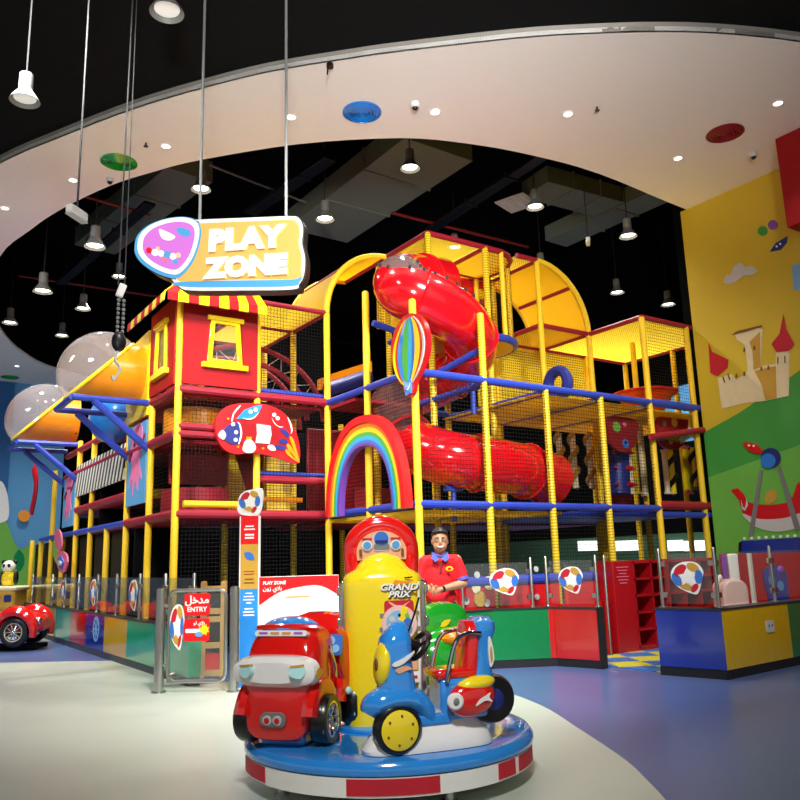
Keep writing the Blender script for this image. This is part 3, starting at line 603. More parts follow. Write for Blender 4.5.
# red house front with awning on the corner of the frame
hs = thing('play_house', 'red corner playhouse with yellow windows and striped red and yellow awning', 'playhouse')
c0, c1, c2 = G(-2, 2, 0), G(-1, 2, 0), G(-2, 3, 0); z0, z1 = L2+.07, RF-.12
def wallwin(F, wd, wx0, wx1, wz0, wz1, tip, nm):
    q = MB(); h = z1-z0
    for x0, x1, a, b in ((0, wx0, 0, h), (wx1, wd, 0, h), (wx0, wx1, 0, wz0), (wx0, wx1, wz1, h)): q.prism([(x0, a), (x1, a), (x1, b), (x0, b)], .04, F)
    w_ = q.build(nm, M['house_red'], hs)
    q = MB(); a, b = wx0-.02, wx1+.02
    o = [(a-tip, wz0-.03), (b+tip, wz0-.03), (b, wz1+.03), (a, wz1+.03)]; i = [(a+.05-tip*.6, wz0+.04), (b-.05+tip*.6, wz0+.04), (b-.06, wz1-.04), (a+.06, wz1-.04)]
    q.band(o, i, .05, F, z0=.025); q.prism([(a-tip-.08, wz0-.1), (b+tip+.08, wz0-.1), (b+tip+.08, wz0-.02), (a-tip-.08, wz0-.02)], .08, F, z0=.025); q.prism([(a-.06, wz1), (b+.06, wz1), (b+.06, wz1+.07), (a-.06, wz1+.07)], .07, F, z0=.025)
    q.build('window_frame', M['gloss_yellow'], hs, bev=.006)
    q = MB(); q.prism([(wx0-tip, wz0), (wx1+tip, wz0), (wx1, wz1), (wx0, wz1)], .01, F, z0=.01); q.build('window_pane', M['glass'], hs)
wallwin(frame((c0.x+.03, c0.y-.03, z0), (1, 0, 0), (0, 0, 1)), 1.14, .42, .82, .36, .98, .05, 'front_wall')
wallwin(frame((c2.x-.03, c2.y-.03, z0), (0, -1, 0), (0, 0, 1)), 1.14, .36, .78, .3, .98, .05, 'side_wall')
q = MB(); q.prism([(0, -.25), (1.16, -.25), (1.16, 1.1), (0, 1.05)], .05, frame(G(-2, 4, z0)+Vector((-.03, 0, 0)), (0, -1, 0), (0, 0, 1))); ptlab(q.build('yellow_wall', M['gloss_yellow'], hs), 'plain yellow side panel')
def awning(F, wd, n, nm, L=0, R=0):
    """striped sloping roof with a hanging valance; F origin on the wall top, z out of the wall"""
    q = MB(); top, dep = .34, .3
    for k in range(n):
        a, b = wd*k/n, wd*(k+1)/n; ta, tb = L+(wd-L-R)*k/n, L+(wd-L-R)*(k+1)/n
        pts = [F @ Vector(v) for v in ((a, -.02, dep), (b, -.02, dep), (tb, top, -.05), (ta, top, -.05), )]
        low = [F @ Vector(v) for v in ((a, -.14, dep+.01), (b, -.14, dep+.01))]
        off = (F.to_3x3() @ Vector((0, .012, .012)))
        q.rings([pts, [p+off for p in pts]], k % 2); q.rings([[low[0], low[1], pts[1], pts[0]], [low[0]+off, low[1]+off, pts[1]+off, pts[0]+off]], k % 2)
    q.build(nm, [M['house_red'], M['bunting_cream'] if False else M['gloss_yellow']], hs)
awning(frame((c0.x-.3, c0.y-.03, z1-.06), (1, 0, 0), (0, 0, 1)), 1.5, 10, 'front_awning', .3, .02)
awning(frame((c2.x-.03, c2.y+.3, z1-.06), (0, -1, 0), (0, 0, 1)), 1.83, 10, 'side_awning', 0, .3)
# ------------------------------------------------------------------ red tube slide
sl = thing('tube_slide', 'big red spiral tube slide with clear window, winding down through the frame', 'tube slide')
R0 = .4
S = [at_y(440, 282, TY+1.35), at_y(404, 280, TY+1.0), at_y(404, 290, TY+.5), at_y(436, 304, TY+.34), at_y(464, 326, TY+.5), at_y(471, 352, TY+1.0), at_y(450, 376, TY+1.8), at_y(420, 391, TY+2.1), at_y(396, 404, TY+2.0), at_y(394, 424, TY+1.7), at_y(414, 446, TY+1.1), at_y(452, 459, TY+.6), at_y(498, 466, TY+.45), at_y(526, 471, TY+.5), at_y(549, 480, TY+.62)]
path = spline(S, 8); NP = len(path); NS = 24
T = [(path[min(i+1, NP-1)]-path[max(i-1, 0)]).normalized() for i in range(NP)]
rg = []
for i, p in enumerate(path):
    n_ = Vector((0, 0, 1)); n_ = (n_-T[i]*n_.dot(T[i])).normalized(); b_ = T[i].cross(n_)
    rr = R0*(1+(.12*max(0, (i-NP+6)/6)))
    rg.append([p+rr*(n_*math.cos(2*PI*j/NS)+b_*math.sin(2*PI*j/NS)) for j in range(NS)])
iswin = lambda i, j: (10 <= i < 34 and (j < 3 or j >= 21)) or (64 <= i < 80 and (j < 4 or j >= 20))
qa, qb, qc = MB(), MB(), MB()
for q, want in ((qa, False), (qb, True), (qc, True)):
    vv = {}
    for i in range(NP-1):
        for j in range(NS):
            if iswin(i, j) == want and not (q is qb and i >= 50) and not (q is qc and i < 50):
                ks = ((i, j), (i, (j+1) % NS), (i+1, (j+1) % NS), (i+1, j))
                for k in ks:
                    if k not in vv: vv[k] = q.bm.verts.new(rg[k[0]][k[1]])
                q.bm.faces.new([vv[k] for k in ks])
P('slide_red', '#d30f1a', .16, coat=.8, noise=.02)
qa.build('tube', M['slide_red'], sl); qb.build('clear_window', M['dome'], sl); ptlab(qc.build('red_window', M['slide_window'], sl), 'dark red see-through window')
for i in (4, 20, 36, 48, 62, 78, 92, 104):
    q = MB(); r = [path[i]+(v-path[i])*1.045 for v in rg[i]]; q.tube(r, .022, 6, closed=True); q.build('joint_ring', M['slide_red'], sl)
for i in list(range(11, 35, 2)):
    for j in (3, 21):
        p = rg[i][j]; q = MB(); q.box(p+(p-path[i]).normalized()*.012, (.03, .03, .05)); q.build('bolt', M['rail_dark'], sl)
for i, dz in ((40, .6), (58, .5), (88, .5)):
    p = path[i]; q = MB(); q.cyl(p-Vector((0, 0, R0)), p-Vector((0, 0, R0+dz)), .04); q.box(p-Vector((0, 0, R0+.03)), (.28, .12, .06)); q.build('support', M['blue_foam'], sl)
beam(at_y(373, 323, TY+1.15), at_y(398, 332, TY+1.15), BM_, .05); beam(at_y(440, 372, TY+.9), at_y(480, 350, TY+.1), BM_, .05)
# ------------------------------------------------------------------ picture boards on the frame
def tracer(ax, val):
    if ax == 'X': return frame((val, 0, 0), (0, -1, 0), (0, 0, 1)), lambda px, py: (lambda p: (-p.y, p.z))(at_x(px, py, val))
    return frame((0, val, 0), (1, 0, 0), (0, 0, 1)), lambda px, py: (lambda p: (p.x, p.z))(at_y(px, py, val))
# rainbow
rb = thing('rainbow_arch', 'big painted rainbow arch board standing between two yellow posts', 'rainbow board')
yc, zb = 9.46, 2.05; FR = frame((TX-.07, yc, zb), (0, -1, 0), (0, 0, 1))
cols = [('rb_red', '#e01f22'), ('rb_orange', '#f5821e'), ('rb_yellow', '#fbd42a'), ('rb_green', '#49b749'), ('rb_cyan', '#2fb0e8'), ('rb_blue', '#3a74c8'), ('rb_purple', '#6d3f9c')]
ow = [1.05, .965, .91, .86, .81, .765, .73, .70]; oh = [1.37, 1.265, 1.195, 1.13, 1.075, 1.02, .975, .94]
def archpts(w_, h_): return [(w_*math.copysign(abs(math.cos(t))**.85, math.cos(t)), h_*math.sin(t)**.92) for t in [PI*i/40 for i in range(41)]]
for k, (nm, hx) in enumerate(cols):
    P(nm, hx, .35, noise=.02); q = MB(); q.band(archpts(ow[k], oh[k]), archpts(ow[k+1], oh[k+1]), .13 if k == 0 else .10, FR, closed=False); q.build('colour_band', M[nm], rb)
# balloon
F, T_ = tracer('X', TX-.13)
bl = thing('balloon_board', 'striped hot air balloon board fixed to the front corner post', 'balloon board')
prof = [(411, 313), (421, 318), (427, 332), (427.5, 350), (422, 368), (415, 382), (413.5, 391), (409, 397), (404, 391), (403, 382), (395, 368), (391, 352), (393, 335), (401, 319)]
q = MB(); q.prism([(p.x, p.y) for p in spline([(*T_(*a), 0) for a in prof], 4, True)], .06, F, z0=-.06); q.build('board', M['red'], bl)
# stripes as vertical gores
c = T_(409.5, 318); btm = T_(408.5, 384)
def gore(f0, f1, mk):
    a, b = [], []
    for i in range(13):
        t = i/12; z = c[1]+(btm[1]-c[1])*t; x = c[0]+(btm[0]-c[0])*t; w_ = .37*math.sin(PI*min(1, t*.92+.04))**.62
        a.append((x+w_*f0, z)); b.append((x+w_*f1, z))
    q = MB(); q.prism(a+b[::-1], .012, F, z0=.0); q.build('stripe', M[mk], bl)
for f0, f1, mk in ((-1.02, -.84, 'gloss_yellow'), (-.84, -.7, 'red'), (-.7, -.4, 'gloss_blue'), (-.4, -.02, 'rb_green'), (-.02, .22, 'rb_cyan'), (.22, .4, 'rb_blue'), (.4, .72, 'rb_yellow'), (.72, .86, 'red'), (.86, .98, 'light_grey')): gore(f0, f1, mk)
q = MB(); a = T_(408.5, 388); q.prism([(a[0]-.09, a[1]+.09), (a[0]+.09, a[1]+.09), (a[0]+.07, a[1]-.08), (a[0]-.05, a[1]-.1)], .02, F); q.build('basket', M['gloss_blue'], bl)
q = MB(); q.prism(smooth2([(a[0]-.06, a[1]), (a[0]+.02, a[1]-.03), (a[0]+.07, a[1]+.05), (a[0]+.03, a[1]+.0), (a[0]-.02, a[1]-.02)]), .026, F); q.build('face_mark', M['white'], bl)
# rocket board
F, T_ = tracer('Y', TY+B*2-.13)
rk = thing('rocket_board', 'red board with a painted rocket fixed to the front of the frame', 'picture board')
def rp(name, mk, pts, lay=1, sm_=True):
    o = [(p.x, p.y) for p in spline([(*T_(*a), 0) for a in pts], 4, True)] if sm_ else [T_(*a) for a in pts]
    q = MB(); q.prism(o, .006, F, z0=.005*lay); return q.build(name, M[mk], rk)
q = MB(); q.prism([(p.x, p.y) for p in spline([(*T_(*a), 0) for a in [(216, 432), (217, 416), (228, 406), (246, 403), (268, 405), (285, 414), (296, 432), (300, 450), (298.5, 463), (290, 462), (275, 457), (255, 453), (235, 454), (222, 447)]], 4, True)], .06, F, z0=-.06); q.build('board', M['red'], rk)
rp('hull', 'house_red', [(240, 425), (258, 424), (278, 430), (286, 436), (284, 446), (262, 447), (240, 444)]); rp('nose', 'navy', [(224, 429), (232, 423), (239, 424), (241, 433), (239, 443), (231, 444), (224, 439)], 2); rp('nose_tip', 'light_grey', [(217.5, 435.5), (222, 430), (225.5, 435), (223, 440)], 3)
rp('nose_edge', 'white', [(237, 422), (240, 425), (241.5, 434), (239, 443.5), (238, 443.3), (240, 434), (239, 426)], 3)
rp('body_band', 'light_grey', [(256, 424), (270, 426), (271, 435), (269, 444), (255, 443), (256.5, 434)], 3, False); rp('body_shine', 'white', [(257, 433), (270, 434), (270, 437), (257, 437)], 4, False)
for x, y in ((232.5, 424.5), (235.5, 432.5), (235, 440)): rp('porthole', 'cream', circ(2, 10, x, y), 4, False)
for pts in ([(279, 429), (285, 430), (289, 435), (286, 437)], [(280, 439), (286, 440), (287, 444), (279, 443)], [(275, 445), (285, 447), (284, 450), (274, 449)]): rp('fin', 'navy', pts, 3)
for pts in ([(289, 437), (293, 440), (299, 462), (292, 447)], [(286, 445), (290, 446), (299, 463), (290, 454)], [(285, 450), (290, 452), (297, 462), (287, 455)]): rp('flame', 'orange', pts, 3)
rp('cloud', 'white', [(242, 450), (243, 445), (245, 441), (250, 440), (254, 444), (255, 449), (252, 452.5), (246, 453)], 4); rp('cloud', 'white', [(267, 448), (269, 445), (273, 446), (275, 450), (271, 451)], 4); rp('hatch', 'orange', [(246, 437), (251, 437), (251, 441), (245, 441)], 3, False)
rp('leaf', 'gloss_blue', [(236, 419), (244, 410), (255, 406), (262, 405), (258, 414), (249, 420)], 2, False); rp('smile', 'white', [(242, 418), (248, 420), (254, 418), (258, 412.5), (254, 417), (248, 419)], 4)
for x, y in ((250, 412), (255, 410), (273.5, 415), (277, 418.5)): rp('spot', 'white', circ(2, 10, x, y), 4, False)
rp('smile', 'white', [(271, 418), (274, 424), (279, 427.5), (283, 427), (278, 426.5), (274, 423)], 4); rp('curve_line', 'white', [(239, 406), (233, 413), (231, 421), (232.2, 421), (234, 414), (240, 406.5)], 2); rp('curve_line', 'white', [(287, 417), (290, 426), (291, 431), (290.5, 434), (292, 430), (290, 422)], 2)
for x, y in ((227.5, 419), (237.5, 447), (262.5, 448.5)): rp('star_dot', 'orange', circ(1.2, 8, x, y), 4, False)

# ------------------------------------------------------------------ lookout pods with clear domes over the left side
def pod(yc_, zc, rz, label):
    t = thing('lookout_pod', label, 'lookout pod'); x1 = TX-2*B-.02; yc = yc_; N = 32; ry = rz; xc = x1-.65
    q = MB(); rim = []; back = []
    for j in range(N):
        a = 2*PI*j/N; y = yc+ry*math.cos(a); s = math.sin(a); z = zc+rz*s
        rim.append(Vector((xc+rz*s, y, z))); back.append(Vector((x1, y, z)))
    q.rings([rim, back], caps=False); q.build('pod_body', M['orange'], t)
    q = MB(); q.tube(rim, .03, 8, closed=True, mi=0); q.build('rim', M['gloss_yellow'], t)
    q = MB(); q.rings([[b+Vector((0, (b.y-yc)*k, (b.z-zc)*k)) for b in back] for k in (0, .08)]+[[b+Vector((-.03, (b.y-yc)*.08, (b.z-zc)*.08)) for b in back]], caps=False); q.build('flange', M['orange'], t)
    for j in range(0, N, 4): b = back[j]; q = MB(); q.cyl(b+Vector((-.02, 0, 0)), b+Vector((-.06, 0, 0)), .018, n=6); q.build('bolt', M['rail_dark'], t)
    C = Vector((xc, yc, zc)); n_ = Vector((-1, 0, 1)).normalized(); u_ = Vector((0, 1, 0)); v_ = Vector((1, 0, 1)).normalized()
    q = MB(); rgs = []
    for i in range(11):
        th = PI/2*i/10; rr = max(math.cos(th), .01)
        rgs.append([C+u_*(ry*rr*math.cos(2*PI*j/N))+v_*(rz*1.414*rr*math.sin(2*PI*j/N))+n_*(rz*1.22*math.sin(th)) for j in range(N)])
    q.rings(rgs, caps=False); q.build('clear_dome', M['dome'], t)
pod(12.55, 4.43, .48, 'orange lookout pod with the larger clear dome beside the playhouse'); pod(17.35, 4.5, .52, 'orange lookout pod with clear dome, the smaller one at far left')
def bracket(gy, label):
    t = thing('pod_bracket', label, 'bracket'); x1 = TX-2*B-.02; z = 3.87; xo = 2.4
    def c(a, b, nm, r=.05): q = MB(); q.cyl(a, b, r, n=8); q.build(nm, M['blue_foam'], t)
    ya, yb = TY+B*gy+.04, TY+B*(gy+1)-.04
    for y in (ya, yb): c((x1, y, z), (xo, y, z), 'arm'); c((xo+.3, y, z-.03), (x1, y, z-.72), 'brace', .055)
    c((xo, ya, z), (xo, yb, z), 'cross_tube')
bracket(3, 'blue tube bracket under the larger domed pod'); bracket(7, 'blue tube bracket under the far left domed pod')
# print panels between the left posts
F = frame((TX-2*B-.03, 0, 0), (0, -1, 0), (0, 0, 1))
def lp(name, label, cat, g0, g1, za, zb, mk, marks=(), t_=.03):
    t = thing(name, label, cat); y0, y1 = TY+B*g0, TY+B*g1; q = MB()
    if name == 'zebra_board': q.prism([(-y0, za), (-y1, za-.02), (-y1, zb), (-y0, zb)], t_, F)
    else: q.prism([(-y1, za), (-y0, za), (-y0, zb), (-y1, zb)], t_, F)
    q.build('board', M[mk], t)
    for nm, m_, pts in marks:
        q = MB(); q.prism([(-(y1+(y0-y1)*a), za+(zb-za)*b) for a, b in pts], .008, F, z0=t_); q.build(nm, M[m_], t)
squid = [('figure', 'pink', smooth2([(.3, .95), (.75, .98), (.8, .7), (.72, .5), (.85, .3), (.7, .34), (.66, .16), (.52, .3), (.4, .1), (.36, .32), (.18, .22), (.3, .5), (.2, .7)], 4)), ('spot', 'white', circ(.07, 10, .42, .75, .035)), ('spot', 'white', circ(.07, 10, .62, .75, .035)), ('arm', 'red_foam', smooth2([(.1, .62), (.3, .7), (.36, .66), (.15, .55)], 4)), ('arm', 'red_foam', smooth2([(.7, .7), (.92, .84), (.96, .8), (.72, .64)], 4))]
lp('print_panel', 'blue print panel with pink sea creature below the larger pod', 'print panel', 3.06, 3.9, 2.35, 3.62, 'sky_blue', squid)
lp('print_panel', 'blue print panel with pink sea creature below the far pod', 'print panel', 7.06, 7.9, 2.25, 3.3, 'sky_blue', squid)
lp('zebra_board', 'black and white zebra striped board between two blue print panels', 'striped board', 4.05, 6.95, 2.82, 3.42, 'zebra')
q = MB(); q.ell(G(-1.95, 4.95, 4.02), (.45, .8, .46)); tag(q.build('blue_tunnel', M['blue']), 'rounded blue plastic tunnel behind the bracket of the larger pod', 'tunnel')
# hanging shell and curved plank at far left
F, T_ = tracer('X', TX-2*B-.16)
t = thing('shell_board', 'pink and green leaf shaped board with a blue eye disc on a left post', 'picture board')
def lpx(nm, mk, pts, lay=0, d=.03):
    q = MB(); q.prism([(p.x, p.y) for p in spline([(*T_(*a), 0) for a in pts], 4, True)], d, F, z0=.02*lay); q.build(nm, M[mk], t)
lpx('pink_leaf', 'shell_pink', [(59, 529), (63, 533), (64, 545), (62, 552), (58, 546), (57, 536)], 1); lpx('green_leaf', 'leaf_green', [(55, 541), (58, 548), (62, 560), (61, 566), (56, 560), (54, 549)])
lpx('disc', 'shell_pink', [(62, 552), (69, 553), (71, 562), (68, 572), (63, 571), (60, 561)], 2); lpx('inner_disc', 'rb_blue', [(63, 558), (66, 557), (68, 562), (66, 568), (63, 566)], 3); lpx('pupil', 'light_grey', [(64, 561), (66, 561), (66, 565), (64, 565)], 4)
a = [at_x(x, y, TX-2*B-.1) for x, y in ((34, 470), (36, 480), (35, 494), (31.5, 512))]
q = MB(); q.tube(spline(a, 5), .16, 8, flat=.3); tag(q.build('curved_plank', M['red']), 'curved red plank standing at the far left end of the frame', 'board')

# ------------------------------------------------------------------ pieces inside the frame
t = thing('arched_bridge', 'red tubular arched bridge with zigzag bracing behind the left net', 'bridge')
for gy, s in ((3.5, 0), (4.3, 0)):
    y = TY+B*gy; xc, r, zc = TX-.55, 1.0, L2+.05
    for k, rr in enumerate((r, r+.3)):
        q = MB(); q.tube([(xc+rr*1.12*math.cos(PI*i/24), y, zc+rr*.95*math.sin(PI*i/24)) for i in range(25)], .05, 8); q.build('arch_tube', M['red_foam'], t)
    zz = [(xc+(r+.3*(i % 2))*1.12*math.cos(PI*(i+1)/22), y, zc+(r+.3*(i % 2))*.95*math.sin(PI*(i+1)/22)) for i in range(21)]
    q = MB(); q.tube(zz, .014, 5); q.build('bracing', M['light_grey'], t)
t = thing('foam_slope', 'orange and navy padded slope behind the corner post of the roof net', 'ramp')
a, b = at_y(330, 386, TY+4.2), at_y(372, 372, TY+4.2)
q = MB(); d = (b-a); q.rings([[a+Vector((0, y, z)) for y, z in ((0, 0), (.5, 0), (.5, .22), (0, .22))], [b+Vector((0, y, z)) for y, z in ((0, 0), (.5, 0), (.5, .22), (0, .22))]]); q.build('slope', M['orange'], t)
q = MB(); q.cyl(a+Vector((-.1, -.05, -.1)), b+Vector((-.1, -.05, -.1)), .13); q.build('roller', M['navy'], t)
# spiral climbing columns
def spiral(px, py0, py1, gy, label, r=.1, mk='castle_tan', grp=None):
    a, b = at_y(px, py0, TY+B*gy), at_y(px, py1, TY+B*gy); t = thing('spiral_column', label, 'spiral column', (b.x, b.y, b.z), 0, 'spiral columns'); h = a.z-b.z
    q = MB(); q.cyl((0, 0, 0), (0, 0, h), r*.55); q.build('core', M['cream'] if mk != 'black' else M['gloss_yellow'], t)
    q = MB(); n = int(h/.025); q.tube([(r*.62*math.cos(i*.42), r*.62*math.sin(i*.42), h*i/n) for i in range(n+1)], r*.5, 6); q.build('spiral', M[mk], t)
for px, lab in ((562, 'brown spiral column left of three behind the front net'), (576, 'brown spiral column middle of three behind the front net'), (592, 'brown spiral column right of three behind the front net')): spiral(px, 434, 488, 1.6, lab)
spiral(674, 446, 494, .9, 'yellow and black spiral column behind the right front post', mk='black'); spiral(697, 448, 487, .5, 'black and yellow spiral column at the right end of the frame', r=.1, mk='black')
# hanging red half round panels
F, T_ = tracer('Y', TY+.45)
def hpan(label, pts, marks):
    t = thing('hanging_board', label, 'hanging board', (0, 0, 0), 0, 'dark red hanging boards'); q = MB(); q.prism([(p.x, p.y) for p in spline([(*T_(*a), 0) for a in pts], 3, True)], .05, F); q.build('board', M['deep_red'], t)
    for m_, x, y, r in marks: p = T_(x, y); q = MB(); q.prism(circ(r, 14, p[0], p[1]), .01, F, z0=.05); q.build('spot', M[m_], t)
hpan('dark red hanging board with pale green spot left of the thin post', [(606, 417), (634, 421), (634, 440), (630, 449), (622, 452.5), (614, 450), (608, 443), (606, 430)], (('hill_light', 614, 427.5, .09), ('shell_pink', 622, 425, .04), ('rb_blue', 623, 444, .08), ('white', 623, 443, .03)))
hpan('dark red hanging board with orange spot right of the thin post', [(656, 418), (684, 414), (684, 436), (679, 447), (670, 450), (660, 446), (656, 436)], (('castle_tan', 672, 423, .08), ('grey', 662, 424, .05), ('castle_tan', 668, 442, .05)))
t = thing('spiked_roller', 'dark blue roller with red spikes hanging under the left red panel', 'roller')
a, b = at_y(617, 452, TY+.8), at_y(619, 494, TY+.8); q = MB(); q.cyl(a, b, .2, n=20); q.build('roller', M['navy'], t)
for k in range(3):
    for an in (-60, 0, 60, 120): z = b.z+.15+.28*k; d = Vector((math.sin(math.radians(an)), -math.cos(math.radians(an)), 0)); c = Vector((a.x, a.y, z)); q = MB(); q.cyl(c+d*.18, c+d*.32, .05, .01, n=8); q.build('spike', M['red'], t)
for px, y0, y1, mk, lab in ((632, 446, 494, 'cream', 'pale climbing pole right of the spiked roller'), (638, 440, 494, 'gloss_yellow', 'yellow climbing pole second from the spiked roller'), (645, 432, 496, 'cream', 'pale climbing pole close to the thin right post'), (690, 446, 494, 'shell_pink', 'pink climbing pole in the right end bay'), (668, 450, 494, 'cream', 'pale climbing pole beside the dark red hanging board with orange spot')):
    a, b = at_y(px, y0, TY+1.1), at_y(px, y1, TY+1.1); q = MB(); q.cyl((0, 0, 0), (0, 0, a.z-b.z), .05); q.lathe([(.07, 0), (.07, .04)]); q.lathe([(.07, a.z-b.z-.04), (.07, a.z-b.z)]); o = q.build('climbing_pole', M[mk]); o.location = b; tag(o, lab, 'pole', 'climbing poles')
# triangular red shade at the right end
t = thing('shade_roof', 'pink red triangular padded shade at the right end of the frame', 'shade')
a, b, c, d = at_y(651, 437, TY-.1), at_y(703, 430, TY-.1), at_y(704, 441, TY-.1), at_y(668, 440, TY+.6)
q = MB(); q.cyl(a, b, .055); q.build('front_rail', M['red_foam'], t); q = MB(); q.cyl(a, d, .04); q.cyl(d, c+Vector((0, .5, 0)), .04); q.build('rear_rail', M['red_foam'], t)
q = MB(); up_ = Vector((0, 0, .03)); q.rings([[a, b, c+Vector((0, .5, 0)), d], [v+up_ for v in (a, b, c+Vector((0, .5, 0)), d)]]); q.build('sheet', M['gloss_yellow'], t)
p = at_y(702, 425, TY+.35); q = MB(); q.box((p.x, p.y, p.z), (.6, .05, .5)); tag(q.build('yellow_board', M['gloss_yellow']), 'flat yellow board behind the triangular shade at the right end', 'board')
p = at_y(696, 470, TY+.75); q = MB(); q.box((p.x, p.y, p.z), (.75, .05, .75)); tag(q.build('yellow_board', M['gloss_yellow']), 'yellow board behind the black spiral column', 'board')
# orange bowl on the upper right deck
c = at_y(645, 396, TY+.75); t = thing('bowl_seat', 'orange round bowl standing on the upper right deck', 'bowl', (c.x, c.y, L2-.02))
q = MB(); q.lathe([(.2, 0), (.3, .03), (.47, .3), (.56, .36), (.57, .38), (.53, .38), (.44, .3), (.28, .08), (.001, .06)], n=28); ptlab(q.build('bowl', plastic('bowl_orange', '#f0501c', .3, coat=.5)), '').parent = t
q = MB(); q.tube([(.56*math.cos(2*PI*i/28), .56*math.sin(2*PI*i/28), .38) for i in range(28)], .03, 8, closed=True); q.build('rim', M['red'], t)
c = at_y(478, 297, TY+B*2.1); t = thing('balloon_picture', 'red panel with two yellow balloons inside the tower', 'print panel', c)
q = MB(); q.box((0, 0, 0), (.75, .05, .75)); q.build('board', M['red'], t)
for x, z in ((.05, .05), (.22, .12)): q = MB(); q.ell((x, -.04, z), (.08, .03, .11)); q.build('balloon', M['gloss_yellow'], t)
c = at_y(558, 384, TY+.6); q = MB(); q.tube([(.0, .22*math.cos(2*PI*i/20), .22*math.sin(2*PI*i/20)) for i in range(20)], .09, 8, closed=True); o = q.build('foam_ring', M['navy']); o.location = (c.x, c.y, L2+.28); tag(o, 'dark navy foam ring standing on the upper deck left of the bowl', 'foam ring')

# ------------------------------------------------------------------ the hanging lit sign
SD = 8.0
O = at_d(219, 255, SD); sx = VR*math.cos(.18)+VF*math.sin(.18)      # turned a little
sx = (at_d(300, 250, 8.0)-at_d(160, 255, 8.25)); sx.z = 0; sx.normalize()
FS = frame(O, sx, (0, 0, 1)); nrm = sx.cross(Vector((0, 0, 1)))
def sp_(px, py):
    d = ray(px, py); tt = (O-CAM).dot(nrm)/d.dot(nrm); p = CAM+d*tt-O; return (p.dot(sx), p.z)
def spoly(pts, k=4): return [(p.x, p.y) for p in spline([(*sp_(*a), 0) for a in pts], k, True)]
sg = thing('hanging_sign', 'lit play zone sign with pink shield hanging on two rods', 'sign', (0, 0, 0))
for nm, hx, e in (('sign_white', '#fffdf4', 1.0), ('sign_orange', '#fac266', .92), ('sign_pink', '#e27fe4', .9), ('sign_blue', '#5cb4ea', .85)): M[nm] = lit(nm, hx, e)
body = [(163, 222), (200, 219.5), (250, 217.5), (290, 216), (300, 218), (304, 228), (303, 243), (306, 258), (305, 275), (300, 285), (293, 290), (240, 291), (190, 291), (178, 287), (170, 278), (165, 262), (162, 240)]
shield = [(136, 246), (139, 236), (150, 226), (168, 219.5), (186, 218), (198, 222), (202, 231), (200, 246), (194, 262), (185, 274), (176, 279), (160, 275), (145, 266), (137, 256)]
def shr(pts, k, c=None):
    cx = sum(p[0] for p in pts)/len(pts); cy = sum(p[1] for p in pts)/len(pts); return [(cx+(x-cx)*k, cy+(y-cy)*k) for x, y in pts]
bd = body
q = MB(); q.prism(spoly(bd), .14, FS, z0=-.15); q.prism(spoly(shr(shield, 1.03)), .16, FS, z0=-.15); q.build('casing', M['black'], sg)
q = MB(); q.prism(spoly([(x, y) for x, y in shr(bd, .985)]), .01, FS); q.build('white_border', M['sign_white'], sg)
q = MB(); q.prism(spoly([(172, 284), (190, 287.5), (240, 287.5), (292, 286.5), (300, 282), (302, 277), (293, 280), (240, 281), (190, 282)]), .01, FS, z0=.006); q.build('blue_edge', M['sign_blue'], sg)
q = MB(); q.prism(spoly([(166, 226), (200, 224), (250, 222), (290, 220.5), (297, 223), (300, 231), (299, 244), (302, 258), (301, 271), (297, 279), (240, 280), (190, 282), (178, 280), (170, 262)]), .01, FS, z0=.008); q.build('orange_face', M['sign_orange'], sg)
q = MB(); q.prism(spoly(shield), .012, FS, z0=.016); q.build('shield_blue', M['sign_blue'], sg)
q = MB(); q.prism(spoly([(x+.8, y-1.2) for x, y in shr(shield, .93)]), .012, FS, z0=.022); q.build('shield_white', M['sign_white'], sg)
q = MB(); q.prism(spoly([(x+1.2, y-1) for x, y in shr(shield, .78)]), .012, FS, z0=.028); q.build('shield_pink', M['sign_pink'], sg)
for pts, mk in (([(161, 231), (168, 233), (177, 238), (172, 242), (164, 240)], 'sign_white'), ([(178, 231), (184, 229.5), (192, 233), (190, 238), (183, 237)], 'sign_blue')):
    q = MB(); q.prism(spoly(pts), .01, FS, z0=.036); q.build('leaf_mark', M[mk], sg)
for x, y, r, mk in ((151, 252, 3, 'red'), (157, 254, 3.5, 'sign_white'), (163, 255, 3.2, 'sign_white'), (169, 256, 3.6, 'sign_blue'), (175, 258, 3.4, 'sign_white'), (180, 257, 2.6, 'peach'), (166, 261, 2.6, 'shell_pink'), (177, 263, 2.6, 'sign_blue'), (160, 250, 2, 'peach')):
    q = MB(); q.prism(spoly(circ(r, 8, x, y)), .01, FS, z0=.036); q.build('confetti_dot', M[mk], sg)
for wd, x, y, hh in (('PLAY', 246, 239.5, 22.5), ('ZONE', 247, 267, 20.5)):
    p = sp_(x, y); q0 = sp_(x, y-hh/2); q1 = sp_(x, y+hh/2); h_ = q0[1]-q1[1]
    text(wd, h_*1.22, M['castle_tan'], FS @ Matrix.Translation((p[0]+.008, p[1]-.022, .02)) @ Matrix.Rotation(math.radians(-1.5), 4, 'Z') @ Matrix.Diagonal((1.1, 1, 1, 1)), sg, 'letter_shade', .004, .022, space=1.06)
    text(wd, h_*1.22, M['sign_white'], FS @ Matrix.Translation((p[0], p[1]-.01, .03)) @ Matrix.Rotation(math.radians(-1.5), 4, 'Z') @ Matrix.Diagonal((1.1, 1, 1, 1)), sg, 'lettering', .008, .02, space=1.06)
for px, pyb in ((197, 219), (284, 217)):
    a = sp_(px, pyb); p = FS @ Vector((a[0], a[1], -.07)); q = MB(); q.cyl(p, (p.x, p.y, H+.2), .016, n=8); q.build('rod', M['grey'], sg)
